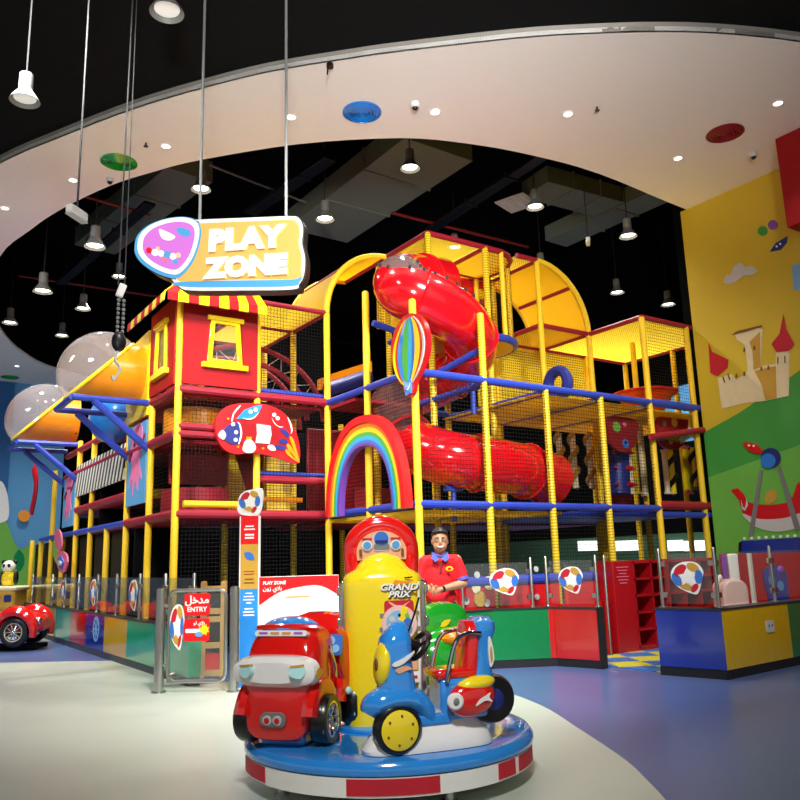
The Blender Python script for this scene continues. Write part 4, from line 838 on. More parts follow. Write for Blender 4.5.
# ------------------------------------------------------------------ counters, glass fences and the gate
def sticker(parent, F, w_, h_, z0=.006, mirror=1):
    """shield shaped sticker: white edge, five coloured lobes around a white star"""
    out = smooth2([(-.5, .0), (-.42, .3), (-.1, .48), (.3, .46), (.5, .2), (.44, -.05), (.3, -.46), (.12, -.5), (-.3, -.3)], 4)
    sc = lambda l, k=1: [(x*w_*k*mirror, y*h_*k) for x, y in l]
    ring = [(x*.9+.01, y*.9) for x, y in out]
    q = MB(); q.prism(sc(out), .006, F, z0=z0); s = q.build('shield_sticker', M['white'], parent)
    for cx, cy, a, b, an, mk in ((-.2, .22, .24, .15, .7, 'castle_red'), (.2, .31, .2, .13, -.5, 'castle_tan'), (.35, .02, .22, .12, 1.5, 'rb_blue'), (.2, -.32, .16, .09, .9, 'castle_red'), (-.06, -.28, .22, .1, -.35, 'castle_tan'), (-.33, -.06, .22, .13, -1.1, 'rb_blue')):
        p = [(cx+a*math.cos(t)*math.cos(an)-b*math.sin(t)*math.sin(an), cy+a*math.cos(t)*math.sin(an)+b*math.sin(t)*math.cos(an)) for t in [2*PI*i/14 for i in range(14)]]
        q = MB(); q.prism(sc(p), .004, F, z0=z0+.005); q.build('lobe', M[mk], s)
    star = [((.28 if i % 2 == 0 else .15)*math.cos(PI/2+PI*i/5), (.28 if i % 2 == 0 else .15)*math.sin(PI/2+PI*i/5)) for i in range(10)]
    q = MB(); q.prism(sc(star), .004, F, z0=z0+.008); q.build('star', M['white'], s)
    return s
def counter(name, label, segs, h, depth, back, cap=True):
    """low wall: straight faces with coloured panels on a dark kick strip, thin dark top"""
    t = thing(name, label, 'counter')
    for a, b, mk in segs:
        a, b = Vector((*a, 0)), Vector((*b, 0)); x = (b-a).normalized(); n = x.cross(Vector((0, 0, 1))); L_ = (b-a).length
        F = frame(a, x, (0, 0, 1)); k = back
        q = MB(); q.prism([(0, .1), (L_, .1), (L_, h-.02), (0, h-.02)], depth, F, z0=-depth); o = q.build('panel', M[mk], t, bev=.004); ptlab(o, mk.replace('counter_', '').replace('_', ' ')+' gloss panel')
        q = MB(); q.prism([(-.005, 0), (L_+.005, 0), (L_+.005, .1), (-.005, .1)], depth-.02, F, z0=-depth+.012); q.build('kick_strip', M[k], t)
        q = MB(); q.prism([(-.01, h-.02), (L_+.01, h-.02), (L_+.01, h), (-.01, h)], depth+.02, F, z0=-depth-.01); q.build('top', M['rail_dark'], t)
    return t
ys = [20.9, 18.9, 17.3, 15.95, 14.75, 13.5, 12.2, 9.55]
lc = counter('low_counter', 'long low wall of coloured gloss panels with glass fence along the left', [((3.36, ys[i]), (3.36, ys[i+1]), mk) for i, mk in enumerate(('purple', 'counter_yellow', 'teal', 'counter_red', 'counter_blue', 'counter_yellow', 'teal'))], .67, .16, 'kick_grey')
e = MB(); F = frame((3.36, 14.0, .42), (0, -1, 0), (0, 0, 1))
e.band([(.2*math.cos(t), .2*math.sin(t)) for t in [2*PI*i/24 for i in range(24)]], [(.16*math.cos(t), .16*math.sin(t)) for t in [2*PI*i/24 for i in range(24)]], .004, F, z0=.002)
for k in range(8): a = 2*PI*k/8; e.prism([(x*math.cos(a)-y*math.sin(a), x*math.sin(a)+y*math.cos(a)) for x, y in ((.05, -.012), (.15, -.012), (.15, .012), (.05, .012))], .004, F, z0=.002)
e.prism(circ(.05, 12), .004, F, z0=.002); e.build('wheel_print', M['pale_blue'], lc)
def gfence(label, pts, z0, z1, panes, stk=(), name='glass_fence', clampside=1):
    t = thing(name, label, 'glass fence')
    for x, y in pts:
        q = MB(); q.lathe([(.03, z0), (.024, z0+.012), (.021, z0+.02), (.021, z1-.015), (.012, z1)], Matrix.Translation((x, y, 0)), n=12); q.build('post', M['steel'], t)
        q = MB(); q.lathe([(.05, z0), (.05, z0+.012)], Matrix.Translation((x, y, 0)), n=16); q.build('base_flange', M['steel'], t)
    for i, j in panes:
        a, b = Vector((*pts[i], 0)), Vector((*pts[j], 0)); x = (b-a).normalized(); L_ = (b-a).length; F = frame(a, x, (0, 0, 1))
        q = MB(); q.prism([(.05, z0+.04), (L_-.05, z0+.04), (L_-.05, z1-.06), (.05, z1-.06)], .01, F, z0=-.005); q.build('pane', M['glass'], t)
        for xx in (.04, L_-.04):
            for zz in (z0+.14, z1-.18): q = MB(); q.prism(rrect(.06, .06, .012, 3, xx, zz), .03, F, z0=-.015); q.build('clamp', M['steel'], t)
        for (k, f, z, w_, h_) in stk:
            if k == i: sticker(t, F @ Matrix.Translation((L_*f, z, 0)), w_, h_)
    return t
fy = [20.4, 18.1, 16.9, 15.7, 14.3, 13.1, 11.85, 10.7, 9.6]
gfence('long glass fence with steel posts along the left low wall', [(3.43, y) for y in fy], .67, 1.31, [(i, i+1) for i in range(8)], ((1, .9, .98, .5, .44), (3, .8, 1.0, .42, .44), (5, .75, 1.0, .42, .44)))
# middle: green and red walls beside the man
counter('low_counter', 'low wall with green panel and red return behind the blue scooter', [((5.7, 8.1), (6.85, 8.1), 'counter_green'), ((6.85, 8.1), (7.52, 7.74), 'counter_green'), ((7.52, 7.74), (7.58, 7.7), 'counter_red'), ((7.58, 7.7), (7.74, 7.12), 'counter_red')], .74, .14, 'kick')
q = MB(); q.box((7.81, 7.12, .37), (.14, .02, .74), Matrix.Rotation(.15, 3, 'Z')); tag(q.build('end_board', M['kick']), 'black end board closing the red wall beside the walkway', 'board')
gfence('glass fence with shield sticker on the green wall', [(6.45, 8.17), (7.4, 7.9)], .74, 1.38, [(0, 1)], ((0, .6, 1.08, .42, .34),))
gfence('glass fence with shield sticker on the red wall', [(7.62, 7.84), (7.85, 7.18)], .74, 1.39, [(0, 1)], ((0, .5, 1.08, .34, .34),))
q = MB(); q.lathe([(.03, 0), (.021, .02), (.021, 1.36), (.012, 1.38)], n=12); o = q.build('fence_post', M['steel']); o.location = (8.82, 7.9, 0); tag(o, 'single thin steel post left of the red cubby shelf', 'post')
q = MB(); q.box((8.55, 8.1, .37), (.9, .1, .74)); tag(q.build('low_wall', M['counter_red'], bev=.01), 'plain red low wall between the red wall and the cubby shelf', 'panel')
# right: blue, yellow, green corner
rc = counter('low_counter', 'low corner wall with blue and yellow gloss panels at right', [((7.86, 6.31), (8.05, 5.56), 'counter_blue'), ((8.05, 5.56), (9.52, 5.65), 'counter_yellow'), ((9.52, 5.65), (11.4, 5.76), 'counter_green')], .76, .2, 'kick')
F = frame((8.05, 5.56, 0), (1.47, .09, 0), (0, 0, 1)); q = MB(); q.prism(rrect(.17, .13, .01, 2, 1.0, .5), .012, F); q.build('wall_socket', M['light_grey'], rc)
q = MB(); q.prism(circ(.018, 8, .965, .51), .016, F); q.build('socket_switch', M['grey'], rc); q = MB(); q.prism(circ(.018, 8, 1.035, .51), .016, F); q.build('socket_switch', M['grey'], rc)
gfence('glass fence with shield sticker around the blue and yellow corner wall', [(7.97, 6.28), (8.16, 5.66), (9.45, 5.76), (10.9, 5.84)], .76, 1.44, [(0, 1), (1, 2), (2, 3)], ((0, .5, 1.1, .38, .37),))
# cubby shelf
sh = thing('cubby_shelf', 'red wooden cubby shelf with empty pigeonholes behind the walkway', 'shelf', (9.05, 7.95, 0))
W0, W1, HT = .44, 2.42, 1.29
q = MB(); q.box((W0/2, .16, HT/2), (W0, .32, HT)); q.build('side_panel', M['shelf_red'], sh, bev=.008)
q = MB(); q.box(((W0+W1)/2, .31, HT/2), (W1-W0, .02, HT)); q.build('back_panel', M['shelf_red'], sh)
for k in range(6): z = .06+(HT-.09)*k/5; q = MB(); q.box(((W0+W1)/2, .15, z), (W1-W0, .3, .03)); q.build('shelf_board', M['shelf_red'], sh)
for k in range(6): x = W0+.015+(W1-W0-.03)*k/5; q = MB(); q.box((x, .15, HT/2), (.03, .3, HT)); q.build('divider', M['shelf_red'], sh)
q = MB(); q.box(((W0+W1)/2, .02, .03), (W1-W0, .03, .06)); q.build('plinth', M['shelf_red'], sh)
q = MB()
for k in range(6): q.box((.2, -.003, 1.2-.045*k), (.26-.05*(k % 3), .004, .014))
q.build('notice_print', M['shell_pink'], sh)
# checkered mat of the walkway
m, t_, N, L, b_ = nt('checker_mat'); tc = N.new('ShaderNodeTexCoord'); mp = N.new('ShaderNodeMapping'); mp.inputs['Rotation'].default_value = (0, 0, .5); ck = N.new('ShaderNodeTexChecker'); ck.inputs['Scale'].default_value = 2.2
ck.inputs[1].default_value = srgb('#3a78c6'); ck.inputs[2].default_value = srgb('#d6ce35'); L.new(tc.outputs['Object'], mp.inputs[0]); L.new(mp.outputs[0], ck.inputs[0]); L.new(ck.outputs[0], b_.inputs['Base Color']); b_.inputs['Roughness'].default_value = .5
q = MB(); q.prism([(8.02, 6.42), (7.98, 7.06), (7.95, 7.95), (11.8, 7.95), (11.8, 6.2)], .012); tag(q.build('floor_mat', m), 'blue and yellow checkered mat in front of the cubby shelf', 'mat')
q = MB(); q.box((12.0, 3.0, .67), (.08, 10.4, 1.34)); struct(q.build('trim_wainscot', M['counter_red'], bev=.01), 'red low wainscot along the right wall', 'wainscot')
# things behind the right glass
c = at_d(731, 600, 10.6); t = thing('pink_ride', 'pale pink rounded seat with white back behind the right glass', 'seat', (c.x, c.y, 0), FACE)
q = MB(); q.prism(rrect(.34, .8, .14, 5, 0, .62), .4, frame((0, .2, .0), (1, 0, 0), (0, 0, 1))); q.build('seat_body', M['pale_pink'], t, bev=.03); q = MB(); q.box((.1, .05, 1.17), (.14, .06, .36)); q.build('back', M['white'], t, bev=.02); q = MB(); q.box((-.02, .05, 1.17), (.07, .06, .34)); q.build('purple_trim', M['purple'], t, bev=.02)
q = MB(); q.tube(spline([(-.17, 0, .82), (-.16, 0, 1.0), (-.1, 0, 1.06)], 4), .03, 8); q.build('armrest', M['white'], t)
c = at_d(754, 598, 10.8); q = MB(); q.box((0, 0, .7), (.045, .045, 1.3)); o = q.build('white_post', M['white']); o.location = (c.x, c.y, 0); tag(o, 'white square post behind the right glass pane', 'post')
c = at_d(776, 590, 10.9); t = thing('leaf_board', 'dark blue leaf shaped board leaning behind the right glass', 'board', (c.x, c.y, 0), FACE)
q = MB(); q.prism(smooth2([(-.16, 1.1), (.1, 1.16), (.16, .9), (.1, .3), (-.05, .3), (-.12, .7)]), .04, frame((0, 0, 0), (1, 0, 0), (0, 0, 1))); q.build('board', M['counter_blue'], t)
for x, z in ((-.06, .98), (.05, .9)): q = MB(); q.prism(circ(.045, 10, x, z, .07), .01, frame((0, -.04, 0), (1, 0, 0), (0, 0, 1))); q.build('spot', M['sky_blue'], t)
q = MB(); q.ell((.08, -.03, 1.12), (.05, .03, .05)); q.build('knob', M['violet'], t)

# ------------------------------------------------------------------ entry gate
ga, gb = Vector((2.95, 9.34, 0)), Vector((3.63, 8.8, 0)); gx_ = (gb-ga).normalized(); GL = (gb-ga).length; FGt = frame(ga, gx_, (0, 0, 1))
def gatepost(p, label, s=0):
    t = thing('gate_post', label, 'post', (p.x, p.y, 0)); q = MB(); q.lathe([(.055, 0), (.055, 1.12), (.05, 1.145), (.02, 1.155)], n=20); q.build('tube', M['steel'], t); q = MB(); q.lathe([(.085, 0), (.085, .014), (.06, .02)], n=20); q.build('base_flange', M['steel'], t)
    return t
gatepost(ga, 'thick steel post at the left of the entry gate'); gatepost(gb, 'thick steel post at the right of the entry gate')
p2 = at_d(191, 672, 9.9); gatepost(Vector((p2.x, p2.y, 0)), 'steel post standing behind the glass of the entry gate')
gt = thing('entry_gate', 'glass entry gate in rounded steel frame with red entry signs', 'gate')
x0, x1, zb_, zt = .1, GL-.1, .12, 1.12
rr = rrect(x1-x0, zt-zb_, .09, 5, (x0+x1)/2, (zt+zb_)/2)
q = MB(); q.tube([FGt @ Vector((x, z, 0)) for x, z in rr], .022, 8, closed=True); q.build('frame', M['steel'], gt)
q = MB(); q.prism(rrect(x1-x0-.05, zt-zb_-.05, .07, 5, (x0+x1)/2, (zt+zb_)/2), .008, FGt, z0=-.004); q.build('pane', M['glass'], gt)
for z in (.3, .95): q = MB(); q.cyl(FGt @ Vector((.03, z, 0)), FGt @ Vector((.1, z, 0)), .02); q.build('hinge', M['steel'], gt)
AR = dict(m='\ufee3', d='\ufeaa', kh='\ufea7', l='\ufede')
zx = .30; zw = .27
P('sign_red', '#e8171c', .35, noise=.01)
F = FGt @ Matrix.Translation((zx+.13, .96, .006)); q = MB(); q.prism(rrect(.3, .25, .02, 3), .006, F); s1 = q.build('entry_sign', M['sign_red'], gt)
text('\ufede\ufea7\ufeaa\ufee3', .12, M['white'], F @ Matrix.Translation((0, .05, .008)), s1, 'arabic_lettering', .002, .003)
text('ENTRY', .075, M['white'], F @ Matrix.Translation((0, -.055, .008)), s1, 'lettering', .002, .002)
F = FGt @ Matrix.Translation((zx+.13, .68, .006)); q = MB(); q.prism(rrect(.3, .25, .02, 3), .006, F); s2 = q.build('offer_sign', M['sign_red'], gt)
q = MB(); q.prism(rrect(.2, .045, .01, 2, -.03, -.01), .004, F, z0=.006); q.build('white_strip', M['white'], s2)
q = MB(); q.prism([(.07*math.cos(a)*(1 if i % 2 else .6)+.09, .07*math.sin(a)*(1 if i % 2 else .6)+.0) for i, a in enumerate([2*PI*i/16 for i in range(16)])], .004, F, z0=.008); q.build('yellow_burst', M['gloss_yellow'], s2)
q = MB(); q.prism(circ(.045, 14, .03, -.05, .028), .004, F, z0=.01); q.build('blue_mark', M['sky_blue'], s2)
text('\ufeee\ufedf \ufef1\ufefc\ufe91', .05, M['white'], F @ Matrix.Translation((.03, .075, .008)), s2, 'arabic_lettering', .002, .001)
sticker(gt, FGt @ Matrix.Translation((.2, .72, .004)), .17, .5)
# wooden frame and arm seen through the gate
t = thing('wooden_frame', 'light wooden ladder frame standing behind the entry gate', 'wooden frame'); c = at_d(213, 680, 10.0); F = frame((c.x, c.y, 0), VR, (0, 0, 1))
for x in (-.13, .13): q = MB(); q.prism(rrect(.07, 1.2, .03, 3, x, .6), .06, F); q.build('upright', M['wood'], t)
for z in (1.1, .82, .72, .4, .06): q = MB(); q.prism([(-.12, z-.035), (.12, z-.035), (.12, z+.035), (-.12, z+.035)], .04, F, z0=.01); q.build('cross_bar', M['wood'], t)
q = MB(); q.prism([(-.1, .1), (.1, .1), (.1, .3), (-.1, .3)], .02, F); q.build('red_board', M['red'], t)
t = thing('safety_arm', 'slanted steel arm low behind the entry gate glass', 'rail'); a, b = at_d(168, 676, 9.7), at_d(190, 668, 9.85); q = MB(); q.cyl(a, b, .025); q.build('arm', M['steel'], t); q = MB(); q.cyl((a.x, a.y, 0), a, .02); q.build('foot', M['steel'], t)
# totem sign
c = at_d(249, 600, 9.2); tt = thing('totem_sign', 'tall narrow totem sign in red, yellow and blue bands with shield top', 'sign', (c.x, c.y, 0), FACE-.05)
FT = frame((0, 0, 0), (1, 0, 0), (0, 0, 1)); hz = lambda y: at_d(249, y, 9.2).z
wT = .245; z1, z2, z3, z4 = hz(515), hz(544), hz(589), .02
q = MB(); q.box((0, .025, z1/2), (wT, .05, z1)); q.build('white_board', M['white'], tt, bev=.005)
for a, b, mk, nm in ((z1, z2, 'sign_red', 'red_band'), (z2, z3, 'castle_tan', 'yellow_band'), (z3, z4, 'gloss_blue', 'blue_band')):
    q = MB(); q.prism([(-.105, b), (.105, b), (.105, a), (-.105, a)], .005, FT); q.build(nm, M[mk], tt)
q = MB(); q.prism(smooth2([(-.15, .02), (-.13, .12), (-.03, .23), (.1, .27), (.15, .24), (.15, .1), (.12, -.03), (.05, -.06), (-.1, -.04)], 4), .05, frame((0, .045, z1+.06), (1, 0, 0), (0, 0, 1))); hd = q.build('shield_head', M['white'], tt)
sticker(hd, frame((0, -.006, z1+.165), (1, 0, 0), (0, 0, 1)), .27, .29, 0, 1)
q = MB(); q.prism(leaf(.15, .085, -.6, 0, (z2+z3)/2+.12), .005, FT, z0=.005); q.build('leaf_mark', M['rb_blue'], tt)
TL = lambda s, sz, z, mk, x=0: text(s, sz, M[mk], FT @ Matrix.Translation((x, z, .008)), tt, 'lettering', .001, .001)
ar1 = '\ufe8e\ufed8\ufef3'
for k in range(2): q = MB(); q.box((0, -.007, z2+.21-.035*k), (.1+.03*k, .003, .016)); q.build('small_print', M['white'], tt)
for k in range(2): q = MB(); q.box((0, -.007, z2+.11-.035*k), (.11, .003, .022)); q.build('small_print', M['white'], tt)
for k in range(2): q = MB(); q.box((0, -.007, z3+.2-.03*k), (.12, .003, .008)); q.build('small_print', M['red_foam'], tt)
for k in range(2): q = MB(); q.box((0, -.007, z3+.11-.04*k), (.1+.02*k, .003, .014)); q.build('small_print', M['brown'], tt)
for k in range(7): q = MB(); q.box((0, -.007, z3-.05-.036*k-(.03 if k > 3 else 0)), ((.08, .12, .13, .06, .1, .13, .13)[k], .003, .014)); q.build('small_print', M['white'], tt)
# play zone information board
c = at_d(299, 640, 8.7); ib = thing('info_board', 'white and red play zone information board behind the red truck', 'sign', (c.x, c.y, 0), FACE)
zt = at_d(300, 576, 8.7).z; wB = .885
q = MB(); q.box((0, .02, (zt+.04)/2), (wB, .04, zt-.04)); q.build('board', M['white'], ib)
q = MB(); q.prism([(-wB/2, zt-.005), (-wB/2, zt-.31)]+[(p.x, p.y) for p in spline([(-wB/2, zt-.31, 0), (-.2, zt-.165, 0), (.12, zt-.105, 0), (.28, zt-.125, 0), (wB/2, zt-.22, 0)], 5)][1:]+[(wB/2, zt-.005)], .006, FT); q.build('red_header', M['sign_red'], ib)
text('PLAY ZONE', .048, M['white'], FT @ Matrix.Translation((-.4, zt-.07, .009)), ib, 'lettering', .001, .002, 'LEFT')
text('\ufee5\ufeed\ufeaf \ufef1\ufefc\ufe91', .062, M['white'], FT @ Matrix.Translation((-.4, zt-.13, .009)), ib, 'arabic_lettering', .001, .001, 'LEFT')
q = MB(); q.box((-.02, -.004, zt-.225), (.28, .004, .012)); q.build('gold_line', M['castle_tan'], ib)
for k in range(4):
    for x in (-.22, .24): q = MB(); q.box((x, -.003, zt-.31-.022*k), (.3-.04*(k % 2), .003, .006)); q.build('small_print', M['light_grey'], ib)
for x in (-.3, .3): q = MB(); q.box((x, .04, .03), (.06, .24, .04)); q.build('foot', M['steel'], ib)

# ------------------------------------------------------------------ red toy car and panda ride at the left edge
c = at_z(6, 650, 0); tc_ = thing('toy_car', 'red open toy car with spoked silver wheels cut by the left frame edge', 'kiddie ride', (c.x, c.y, 0), FACE); s_ = 1.0
def section(x, w_, z0, z1, n=4): return [Vector((x, y*w_/2, (z0+z1)/2+z*(z1-z0)/2)) for y, z in [(math.copysign(abs(math.cos(a))**.6, math.cos(a)), math.copysign(abs(math.sin(a))**.6, math.sin(a))) for a in [2*PI*i/20 for i in range(20)]]]
q = MB(); q.rings([section(-.95, .4, .3, .5), section(-.8, .62, .22, .62), section(-.4, .7, .22, .72), section(0, .7, .22, .66), section(.35, .66, .24, .7), section(.6, .5, .3, .66), section(.72, .3, .36, .55)]); q.build('body', M['gloss_red'], tc_)
for x in (-.62, .3):
    for y in (-.36, .36):
        q = MB(); q.tube([(x+.34*math.cos(a), y, .33+.36*math.sin(a)) for a in [math.radians(-15+12*i) for i in range(17)]], [.05+.05*math.sin(PI*i/16) for i in range(17)], 8, flat=1.3); q.build('fender', M['gloss_red'], tc_)
        wl = MB(); wl.tube([(x+.205*math.cos(2*PI*i/24), y, .33+.205*math.sin(2*PI*i/24)) for i in range(24)], .06, 8, closed=True); tw = wl.build('tyre', M['tyre'], tc_)
        sd = -1 if y < 0 else 1; q = MB(); q.tube([(x+.155*math.cos(2*PI*i/24), y+sd*.03, .33+.155*math.sin(2*PI*i/24)) for i in range(24)], .02, 6, closed=True)
        for k in range(10): a = 2*PI*k/10; q.cyl((x+.02*math.cos(a), y+sd*.04, .33+.02*math.sin(a)), (x+.15*math.cos(a), y+sd*.03, .33+.15*math.sin(a)), .014, n=6)
        q.ell((x, y+sd*.04, .33), (.035, .02, .035)); q.build('spoked_rim', M['chrome'], tw)
q = MB(); q.box((-.1, 0, .06), (1.5, .5, .08)); q.build('base_plate', M['matt_black'], tc_, bev=.02)
for x in (-.5, .25): q = MB(); q.cyl((x, 0, .08), (x, 0, .28), .07); q.build('pedestal', M['black'], tc_)
q = MB(); q.ell((.66, -.2, .5), (.06, .07, .07)); q.build('headlight', M['chrome'], tc_)
q = MB(); q.tube(spline([(3.3, 17.6, .35), (3.28, 17.7, .12), (3.2, 17.9, .02), (3.0, 17.6, .015), (2.8, 16.8, .015), (c.x+.2, c.y+.2, .03)], 5), .018, 6); tag(q.build('power_cord', M['black']), 'black power cord from the red toy car to the low wall', 'cord')
c = at_d(2, 600, 18.5); pr_ = thing('panda_ride', 'yellow toy bus ride with black and white panda figure on top', 'kiddie ride', (c.x, c.y, 0), FACE)
q = MB(); q.box((.05, 0, .75), (.8, .7, .5)); q.build('bus_body', M['castle_tan'], pr_, bev=.1, seg=4); q = MB(); q.box((.05, 0, 1.0), (.88, .74, .1)); q.build('roof', M['cream'], pr_, bev=.04)
q = MB(); q.box((.05, 0, .25), (.72, .6, .5)); q.build('base', M['navy'], pr_)
for x in (-.2, .05, .3): q = MB(); q.prism(rrect(.16, .16, .03, 3, x, .78), .02, frame((0, -.345, 0), (1, 0, 0), (0, 0, 1))); q.build('window', M['navy'], pr_)
q = MB(); q.ell((.12, 0, 1.22), (.17, .15, .2)); q.build('panda_shirt', M['gloss_yellow'], pr_); q = MB(); q.ell((.12, -.02, 1.5), (.16, .14, .14)); hd_ = q.build('panda_head', M['white'], pr_)
for x in (-.01, .25): q = MB(); q.ell((x, 0, 1.6), (.06, .04, .06)); q.build('ear', M['black'], hd_); q = MB(); q.ell((.12+(x-.12)*.45, -.14, 1.52), (.035, .03, .045)); q.build('eye_patch', M['black'], hd_)
for x in (-.06, .3): q = MB(); q.ell((x, -.02, 1.24), (.06, .07, .17)); q.build('arm', M['black'], pr_)

# ------------------------------------------------------------------ the man
mc = at_d(440, 560, 7.9); man = thing('person', 'smiling person in red polo shirt and dark jeans with clasped hands', 'person', (mc.x, mc.y, 0), FACE)
def remesh(o, v, smooth=4):
    md = o.modifiers.new('fuse', 'REMESH'); md.mode = 'VOXEL'; md.voxel_size = v; md.use_smooth_shade = True
    sm_ = o.modifiers.new('smooth', 'SMOOTH'); sm_.factor = .5; sm_.iterations = smooth
def limb(q, pts, rad, n=12): q.tube(spline(pts, 5), [a for a in [p.x for p in spline([(r, 0, 0) for r in rad], 5)]], n); [q.ell(p, (r, r, r), n=10, k=6) for p, r in ((pts[0], rad[0]), (pts[-1], rad[-1]))]
q = MB(); HX = .005; HZ = 1.565
q.ell((HX, 0, HZ+.03), (.08, .092, .1)); q.ell((HX, -.02, HZ-.04), (.069, .074, .07)); q.ell((HX, -.048, HZ-.075), (.036, .04, .036)); q.ell((HX, -.098, HZ-.012), (.013, .02, .02)); q.ell((HX, -.09, HZ+.005), (.009, .014, .03))
for s in (-1, 1): q.ell((HX+s*.076, .005, HZ), (.012, .02, .03))
limb(q, [(HX, .012, HZ-.06), (0, .02, 1.41)], [.052, .056])
q.ell((0, .02, 1.22), (.165, .1, .2)); q.ell((0, .02, .98), (.15, .1, .14)); q.ell((0, .02, 1.36), (.17, .085, .08))
for s in (-1, 1): limb(q, [(s*.09, .02, .92), (s*.1, .0, .5), (s*.1, .03, .1)], [.085, .06, .042]); limb(q, [(s*.1, .03, .06), (s*.11, -.1, .04)], [.04, .035])
EL = {1: (.225, -.0, 1.15), -1: (-.225, -.03, 1.16)}; HD = {1: (-.05, -.235, 1.1), -1: (-.11, -.215, 1.115)}
for s in (-1, 1):
    limb(q, [(s*.165, .02, 1.38), (s*.205, .02, 1.26), EL[s]], [.056, .05, .042]); h = Vector(HD[s]); e_ = Vector(EL[s]); w_ = e_+(h-e_)*.86
    limb(q, [e_, e_+(h-e_)*.4, w_], [.042, .037, .027]); q.ell(h, (.045, .03, .035))
    d = (h-e_).normalized()
    for k in range(4):      # fingers curled round the other hand
        b0 = h+Vector((0, -.008, .026-.018*k)); b1 = b0+d*.045+Vector((0, -.012, 0)); b2 = b1+d*.02+Vector((0, .022, -.006)); b3 = b2+Vector((0, .02, -.004))-d*.012
        L_ = (1.0, 1.08, 1.0, .82)[k]; q.tube([b0, b0+(b1-b0)*L_, b0+(b2-b0)*L_, b0+(b3-b0)*L_], [.0095, .0092, .0085, .007], 8)
    th0 = h-d*.01+Vector((0, -.012, .024)); q.tube([th0, th0+d*.02+Vector((0, -.016, .022)), th0+d*.045+Vector((0, -.016, .024))], [.012, .011, .008], 8)
b_ = q.build('body', M['skin'], man); remesh(b_, .0075, 3)
q = MB(); q.ell((0, .02, 1.2), (.165, .116, .23)); q.ell((0, .02, 1.02), (.158, .115, .1)); q.ell((0, .02, 1.35), (.165, .1, .085)); q.ell((0, .025, 1.4), (.1, .078, .06)); [q.ell((s*.085, .02, 1.39), (.1, .078, .05)) for s in (-1, 1)]
for s in (-1, 1): limb(q, [(s*.155, .02, 1.37), (s*.195, .02, 1.28), (s*.216, .008, 1.2)], [.068, .064, .06])
s_ = q.build('polo_shirt', M['shirt'], man); remesh(s_, .009, 4)
for s in (-1, 1):
    q = MB(); q.tube([(s*.214, .01, 1.205), (s*.222, .004, 1.175)], [.064, .063], 14); q.build('sleeve_cuff', M['collar'], man)
q = MB(); q.tube([(.072*math.cos(a), .015+.066*math.sin(a), 1.452-.03*max(0, -math.sin(a))) for a in [2*PI*i/20 for i in range(20)]], .014, 8, closed=True)
for s in (-1, 1): q.rings([[Vector((s*.01, -.09, 1.4)), Vector((s*.075, -.065, 1.45)), Vector((s*.085, -.09, 1.4)), Vector((s*.05, -.108, 1.365))], [Vector((s*.01, -.1, 1.4)), Vector((s*.075, -.075, 1.455)), Vector((s*.085, -.1, 1.4)), Vector((s*.05, -.118, 1.365))]])
q.build('collar', M['collar'], man)
q = MB(); q.prism(circ(.036, 14, .085, 1.30, .024), .006, frame((0, -.107, 0), (1, 0, 0), (0, 0, 1))); q.build('badge', M['gloss_yellow'], man); q = MB(); q.prism(circ(.02, 12, .085, 1.30, .012), .006, frame((0, -.112, 0), (1, 0, 0), (0, 0, 1))); q.build('badge_mark', M['red'], man)
q = MB(); q.box((0, -.098, 1.32), (.026, .008, .12)); q.build('placket', M['deep_red'], man)
q = MB(); q.ell((0, .02, .93), (.168, .118, .11))
for s in (-1, 1): limb(q, [(s*.085, .02, .9), (s*.1, .0, .5), (s*.1, .03, .1)], [.1, .075, .062])
j_ = q.build('jeans', M['jeans'], man); remesh(j_, .01, 4)
for s in (-1, 1): q = MB(); q.ell((s*.11, -.06, .045), (.05, .14, .045)); q.build('shoe', M['black'], man)
q = MB(); q.ell((HX, .022, HZ+.06), (.086, .098, .082), t0=PI*.42); 
for x, y, z, r in ((-.06, -.05, .095, .022), (-.038, -.072, .108, .022), (-.012, -.08, .112, .022), (.015, -.08, .11, .022), (.04, -.07, .106, .022), (.062, -.05, .096, .022), (.01, -.02, .125, .045)): q.ell((HX+x, y, HZ+z-.01), (r, r, r*.7), n=10, k=6)
for s in (-1, 1): q.ell((HX+s*.076, .02, HZ+.04), (.014, .04, .045), n=10, k=6)
q.ell((HX, .065, HZ+.01), (.07, .05, .08), n=12, k=8)
hr = q.build('hair', M['hair'], man); remesh(hr, .007, 2)
for s in (-1, 1):
    q = MB(); q.ell((HX+s*.031, -.085, HZ+.014), (.013, .009, .007)); ey = q.build('eye', M['white'], man); q = MB(); q.ell((HX+s*.031, -.0925, HZ+.014), (.0055, .004, .006)); q.build('iris', M['hair'], ey)
    q = MB(); q.tube([(HX+s*.014, -.096, HZ+.032), (HX+s*.032, -.094, HZ+.038), (HX+s*.05, -.083, HZ+.033)], .0045, 6); q.build('eyebrow', M['hair'], man)
q = MB(); q.tube(spline([(HX-.028, -.083, HZ-.046), (HX-.012, -.094, HZ-.054), (HX+.012, -.094, HZ-.054), (HX+.028, -.083, HZ-.046)], 4), [.003]+[.005]*11+[.003], 8); q.build('teeth', M['white'], man)
q = MB(); q.tube(spline([(HX-.03, -.083, HZ-.046), (HX-.012, -.094, HZ-.064), (HX+.012, -.094, HZ-.064), (HX+.03, -.083, HZ-.046)], 4), .0045, 8); q.build('lip', plastic('lip', '#a8584e', .5), man)
q = MB(); w_ = Vector(EL[1])+(Vector(HD[1])-Vector(EL[1]))*.8; d = (Vector(HD[1])-Vector(EL[1])).normalized(); q.cyl(w_-d*.012, w_+d*.012, .034, n=14); wt = q.build('wrist_watch', M['black'], man)
